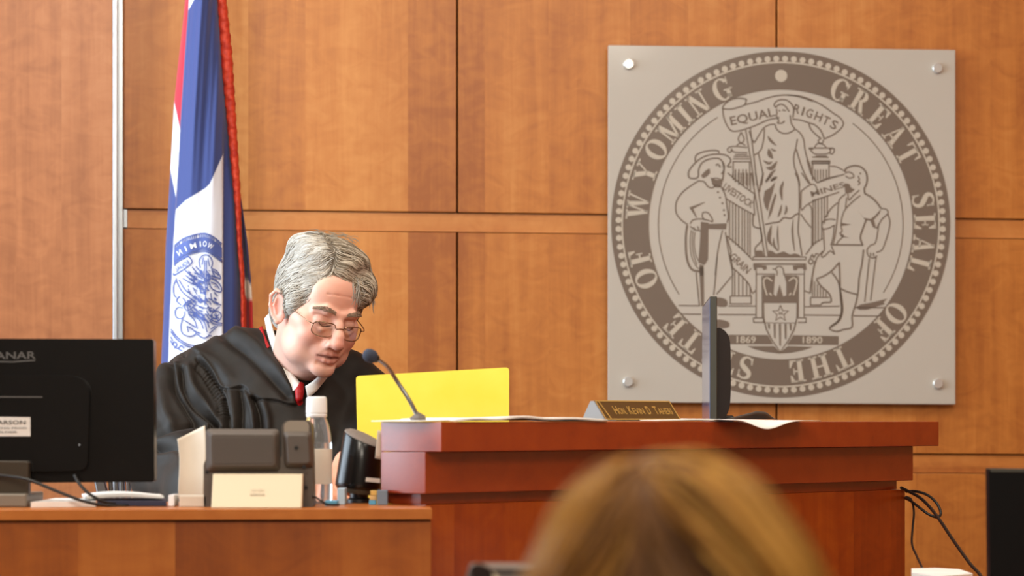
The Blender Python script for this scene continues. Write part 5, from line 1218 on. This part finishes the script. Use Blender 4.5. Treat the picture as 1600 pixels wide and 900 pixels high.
def flow(p, n):
    part = -.028-.10*np.clip(p[:,1], -.1, .05)*.2
    s = 1/(1+np.exp(-np.clip((p[:,0]-part)/.0025, -50, 50))); side = 1/(1+np.exp((p[:,2]-.062)/.014))
    right = np.stack([np.full(len(p), 1.0), np.full(len(p), -.42), -.15-1.6*np.clip(p[:,0]-.045, 0, .05)/.05], 1)
    left = np.stack([-.55+0*p[:,0], .62+0*p[:,0], -.75+0*p[:,0]], 1)
    d = right*s[:, None]+left*(1-s)[:, None]
    far = np.stack([.1+0*p[:,0], .10+0*p[:,0], -1+0*p[:,0]], 1); fr = (1/(1+np.exp(-(p[:,0]-.072)/.006)))*(s > .5)
    d = d*(1-fr)[:, None]+far*fr[:, None]
    d -= n*(d*n).sum(1)[:, None]; return d/(np.linalg.norm(d, axis=1, keepdims=True)+1e-9)
outside = np.where(HVc[:,1] > -.11)[0]; NS = 4200
npart = np.where((abs(HVc[:,0]+.030) < .014) & (HVc[:,2] > .085) & (HVc[:,1] > -.09))[0]
rt = np.concatenate([HVc[rng.choice(outside, NS-700)], HVc[rng.choice(npart, 700)]])+rng.normal(0, .0015, (NS, 3)); paths = [rt.copy()]; p = rt.copy(); ph0 = rng.random(NS)*6.28; lock = np.sin(rt[:,1]*70+rt[:,2]*60)+np.sin(rt[:,0]*55)
for s_i in range(11):
    n = hf.grad(p); n /= np.linalg.norm(n, axis=1, keepdims=True)+1e-9; d = flow(p, n); sd = np.cross(n, d)
    ampw = np.where(p[:,0] < -.03, .42, .30); p = p+.0062*(d+sd*(ampw*np.sin(s_i*.95+lock*1.3+ph0*.12))[:, None])
    dist = hf.at(p); lift = .0012+.0026*(.5+.5*np.sin(lock*2.1+s_i*.5)); p = p-n*(dist-lift)[:, None]*.9; paths.append(p.copy())
paths = np.stack(paths, 1)
for k in range(NS):
    t = rng.random(); side = rt[k,0] < -.03
    c = (g_md*(1-t)+g_lt*t) if side or t > .55 else (g_dk*(1-t*1.6)+g_md*t*1.6)
    if not side: c = c*np.array((1.0,.93,.82))  # window side paler, far side darker and browner: light put into strand colour
    add_strand(H2W(paths[k]), .00105, c*(.85+.3*rng.random()))
# loose fringe locks falling on the forehead, stray hairs on top
for k in range(90):
    x0 = .018+.062*rng.random(); q0 = np.array((x0, -.078+.020*(x0/.08)**2+.004*rng.normal(), .098-.012*rng.random()-.28*max(0, x0-.05))); pts = []
    L_ = .025+.030*rng.random(); sw = rng.normal()*.006+.006
    for t in np.linspace(0, 1, 8): pts.append(q0+np.array((sw*t+.003*math.sin(t*5+k), -.012*math.sin(t*1.9), -L_*t)))
    add_strand(H2W(np.array(pts)), .0010, (g_md*.4+g_lt*.6)*(.8+.3*rng.random()))
for k in range(40):
    a = rng.random()*.09-.045; q0 = np.array((a, .01+.05*rng.normal()*.5, (.160-.35*a*a))); d = np.array((.7+.3*rng.normal(), -.3, .45+.2*rng.normal()))*.028
    add_strand(H2W(np.array([q0+d*t+np.array((0,0,-.014*t*t)) for t in np.linspace(0, 1, 7)])), .0006, g_md)
np_obj('hair_strands', np.concatenate(strV), np.concatenate(strF), M['hair'], np_hair, True, np.concatenate(strC))
strV, strF, strC = [], [], []
for q in (-1, 1):                              # eyebrows and lashes
    strV, strF, strC = [], [], []
    for k in range(190):
        t = rng.random(); x = .012+.040*t; q0 = np.array((q*x, -.1000+.010*(t**2)*1.9, .0165+.0065*math.sin(t*2.3)+.0062*(rng.random()-.5)))
        n = fd.grad(q0[None])[0]; n /= np.linalg.norm(n)+1e-9; q0 = q0-n*(fd.at(q0[None])[0]-.0008); d = np.array((q*(.6+.5*t), .15, .55-.9*t))*.0085
        pts = np.array([q0+d*s_+n*.0022*math.sin(s_*2.6) for s_ in (0,.35,.7,1)]); add_strand(H2W(pts), .00055, np.array(srgb(150,128,110)[:3])*(.7+.6*rng.random()), 4)
    np_obj('eyebrow', np.concatenate(strV), np.concatenate(strF), M['hair'], judge, True, np.concatenate(strC))
    mb = MB(); pts = []
    for x in np.linspace(.0185, .0465, 9):
        q0 = np.array((q*x, -.096, -.0105+.0035*((x-.032)/.014)**2)); n = fd.grad(q0[None])[0]; n /= np.linalg.norm(n)+1e-9
        for _ in range(3): q0 = q0-n*(fd.at(q0[None])[0]-.0006)
        pts.append(hw(*q0))
    mb.tube(pts, .00060, 6); obj('eyelashes', mb, M['black_brown'], judge, True)

# chair ---------------------------------------------------------------------------------------------
cx0 = P(340,900,6.25).x
ch = thing('slat_back_chair', 'dark chair with a slatted back showing below the back-turned monitor, behind the robed person', 'chair', (cx0,6.1,.42))
chm = mat('dark_chair_wood', srgb(44,30,26), .35, 0, .5, .2)
for x, m_, n_ in ((152,M['bezel'],'stile'),(520,M['bezel'],'stile')):
    mb = MB(); s_ = 1 if x < 300 else -1
    mb.prism([P(x-s_*18,690,6.28), P(x-s_*4,690,6.28), P(x+s_*22,800,6.24), P(x+s_*34,1010,6.2), P(x+s_*18,1010,6.2), P(x+s_*4,800,6.24)], (0,.03,0)); obj(n_, mb, chm, ch, bevel=.004)
for k in range(36):
    x = 170+k*9.4; x2 = 336+(x-336)*.93
    mb = MB(); mb.prism([P(x-3.3,700,6.285), P(x+3.3,700,6.285), P(x2+3.3,960,6.225), P(x2-3.3,960,6.225)], (0,.012,0)); obj('slat', mb, chm, ch, bevel=.002)
mb = MB(); a = P(136,705,6.275); b = P(536,682,6.275); mb.box((a.x,6.27,a.z),(b.x,6.305,b.z)); obj('top_rail', mb, chm, ch, bevel=.006)
mb = MB(); a = P(180,975,6.22); b = P(492,945,6.22); mb.box((a.x,6.215,a.z),(b.x,6.245,b.z)); obj('bottom_rail', mb, chm, ch, bevel=.004)
zs = P(0,1085,6.0).z
mb = MB(); mb.box((cx0-.24,5.76,zs-.05),(cx0+.24,6.24,zs)); obj('seat', mb, M['black'], ch, bevel=.015)
mb = MB(); mb.lathe([(.028,.48),(.028,zs-.0505)], (cx0,6.0,0), 20); obj('column', mb, M['chrome'], ch, True, autos=40)
for k in range(5):
    a = 2*math.pi*k/5+.3; mb = MB(); mb.tube([(cx0,6.0,.50),(cx0+.27*math.cos(a),6.0+.27*math.sin(a),.472)], [.024,.016], 10)
    mb.lathe([(.012,.4205),(.024,.430),(.024,.452),(.012,.462)], (cx0+.26*math.cos(a),6.0+.26*math.sin(a),0), 14); obj('leg', mb, M['black'], ch, True, autos=40)

# ------------------------------------------------------------------ blurred person in the foreground, seen from behind
ZW = 1.86
def G(x, y, dz=0): return np.array(P(x, y, ZW+dz))
wf = Field((-.26,1.42,.62), (.52,2.12,1.36), .006)
wf.ell(G(1048,985,.005), (.066,.080,.094), .02); wf.cap(G(1050,1080,.0), G(1050,1260,-.01), .052, .056, .03)
wf.chain([G(1050,1330,0),G(760,1420,0),G(720,1900,0)], [.07,.062,.045], .05); wf.chain([G(1050,1330,0),G(1340,1420,0),G(1380,1900,0)], [.07,.062,.045], .05)
wf.chain([G(1050,1400,0),G(1050,2300,0)], [.115,.12], .06); wf.ell(G(1050,1040,.05), (.05,.05,.05), .03)
V, Q = wf.mesh(); V = relax(V, Q, 2)
woman = np_obj('person', V, Q, M['skin'], None, True, np.tile(np.array(srgb(222,168,142)[:3]), (len(V), 1)))
tag(woman, 'blurred person with long blonde hair seen from behind at the bottom of the picture', 'person')
bf = Field((-.28,1.40,.62), (.54,2.14,1.10), .008)
bf.chain([G(1050,1350,0),G(760,1425,0),G(715,1900,0)], [.082,.074,.060], .05); bf.chain([G(1050,1350,0),G(1340,1425,0),G(1385,1900,0)], [.082,.074,.060], .05); bf.chain([G(1050,1410,0),G(1050,2300,0)], [.13,.135], .06)
V, Q = bf.mesh(); np_obj('blouse', relax(V, Q, 2), Q, M['blouse'], woman, True)
hh = Field((-.13,1.60,.80), (.36,2.02,1.36), .004)
hh.ell(G(1046,1000,0), (.074,.090,.104), .02); hh.ell(G(988,788,-.02), (.022,.045,.020), .025); hh.ell(G(1078,782,-.02), (.030,.055,.020), .025)
hh.chain([G(1075,786,-.03),G(1118,832,-.048),G(1176,912,-.05),G(1250,1010,-.02),G(1275,1150,-.02)], [.020,.024,.027,.028,.026], .025)
hh.chain([G(985,782,-.02),G(945,845,-.03),G(920,940,-.03),G(905,1100,-.02)], [.018,.021,.022,.022], .025)
hh.ell(G(1040,1120,-.05), (.09,.05,.14), .04)
V, Q = hh.mesh(); V = relax(V, Q, 2)
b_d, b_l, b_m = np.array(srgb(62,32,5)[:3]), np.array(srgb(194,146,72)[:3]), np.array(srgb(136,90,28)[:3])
wh = np_obj('hair', V, Q, M['blonde'], woman, True, np.tile(np.array(srgb(92,56,14)[:3]), (len(V), 1)))
strV, strF, strC = [], [], []
NS = 2200; rt = V[rng.choice(len(V), NS)]; p = rt.copy(); paths = [p.copy()]; ptx = G(990,700)[0]
cl_ = np.sin(rt[:,0]*120)+np.sin(rt[:,0]*53+1)+.6*np.sin(rt[:,1]*80)
for s_i in range(14):
    n = hh.grad(p); n /= np.linalg.norm(n, axis=1, keepdims=True)+1e-9
    dx = p[:,0]-ptx; d = np.stack([np.where(dx > 0, .75, -.75)*np.clip(abs(dx)/.02, .1, 1)*np.clip((p[:,2]-1.15)/.12, .15, 1), -.25+0*dx, -.75+0*dx], 1)
    d -= n*(d*n).sum(1)[:, None]; d /= np.linalg.norm(d, axis=1, keepdims=True)+1e-9
    p = p+.0125*d; dist = hh.at(p); p = p-n*(dist-.0012-.0022*(1+np.sin(cl_*2)))[:, None]*.9; paths.append(p.copy())
paths = np.stack(paths, 1)
for k in range(NS):
    t = .5+.36*cl_[k]/2.6+.25*rng.normal(); qx, qy = px_of(paths[k][7]); t -= .62*math.exp(-((qx-1000)/75)**2)*(1/(1+math.exp(-(qy-800)/18))); t += .16*math.exp(-((qx-1150)/80)**2); t = min(1, max(0, t)); c = b_d*(1-2*t)+b_m*2*t if t < .5 else b_m*(2-2*t)+b_l*(2*t-1)  # shade put into strand colour: darker low in the middle
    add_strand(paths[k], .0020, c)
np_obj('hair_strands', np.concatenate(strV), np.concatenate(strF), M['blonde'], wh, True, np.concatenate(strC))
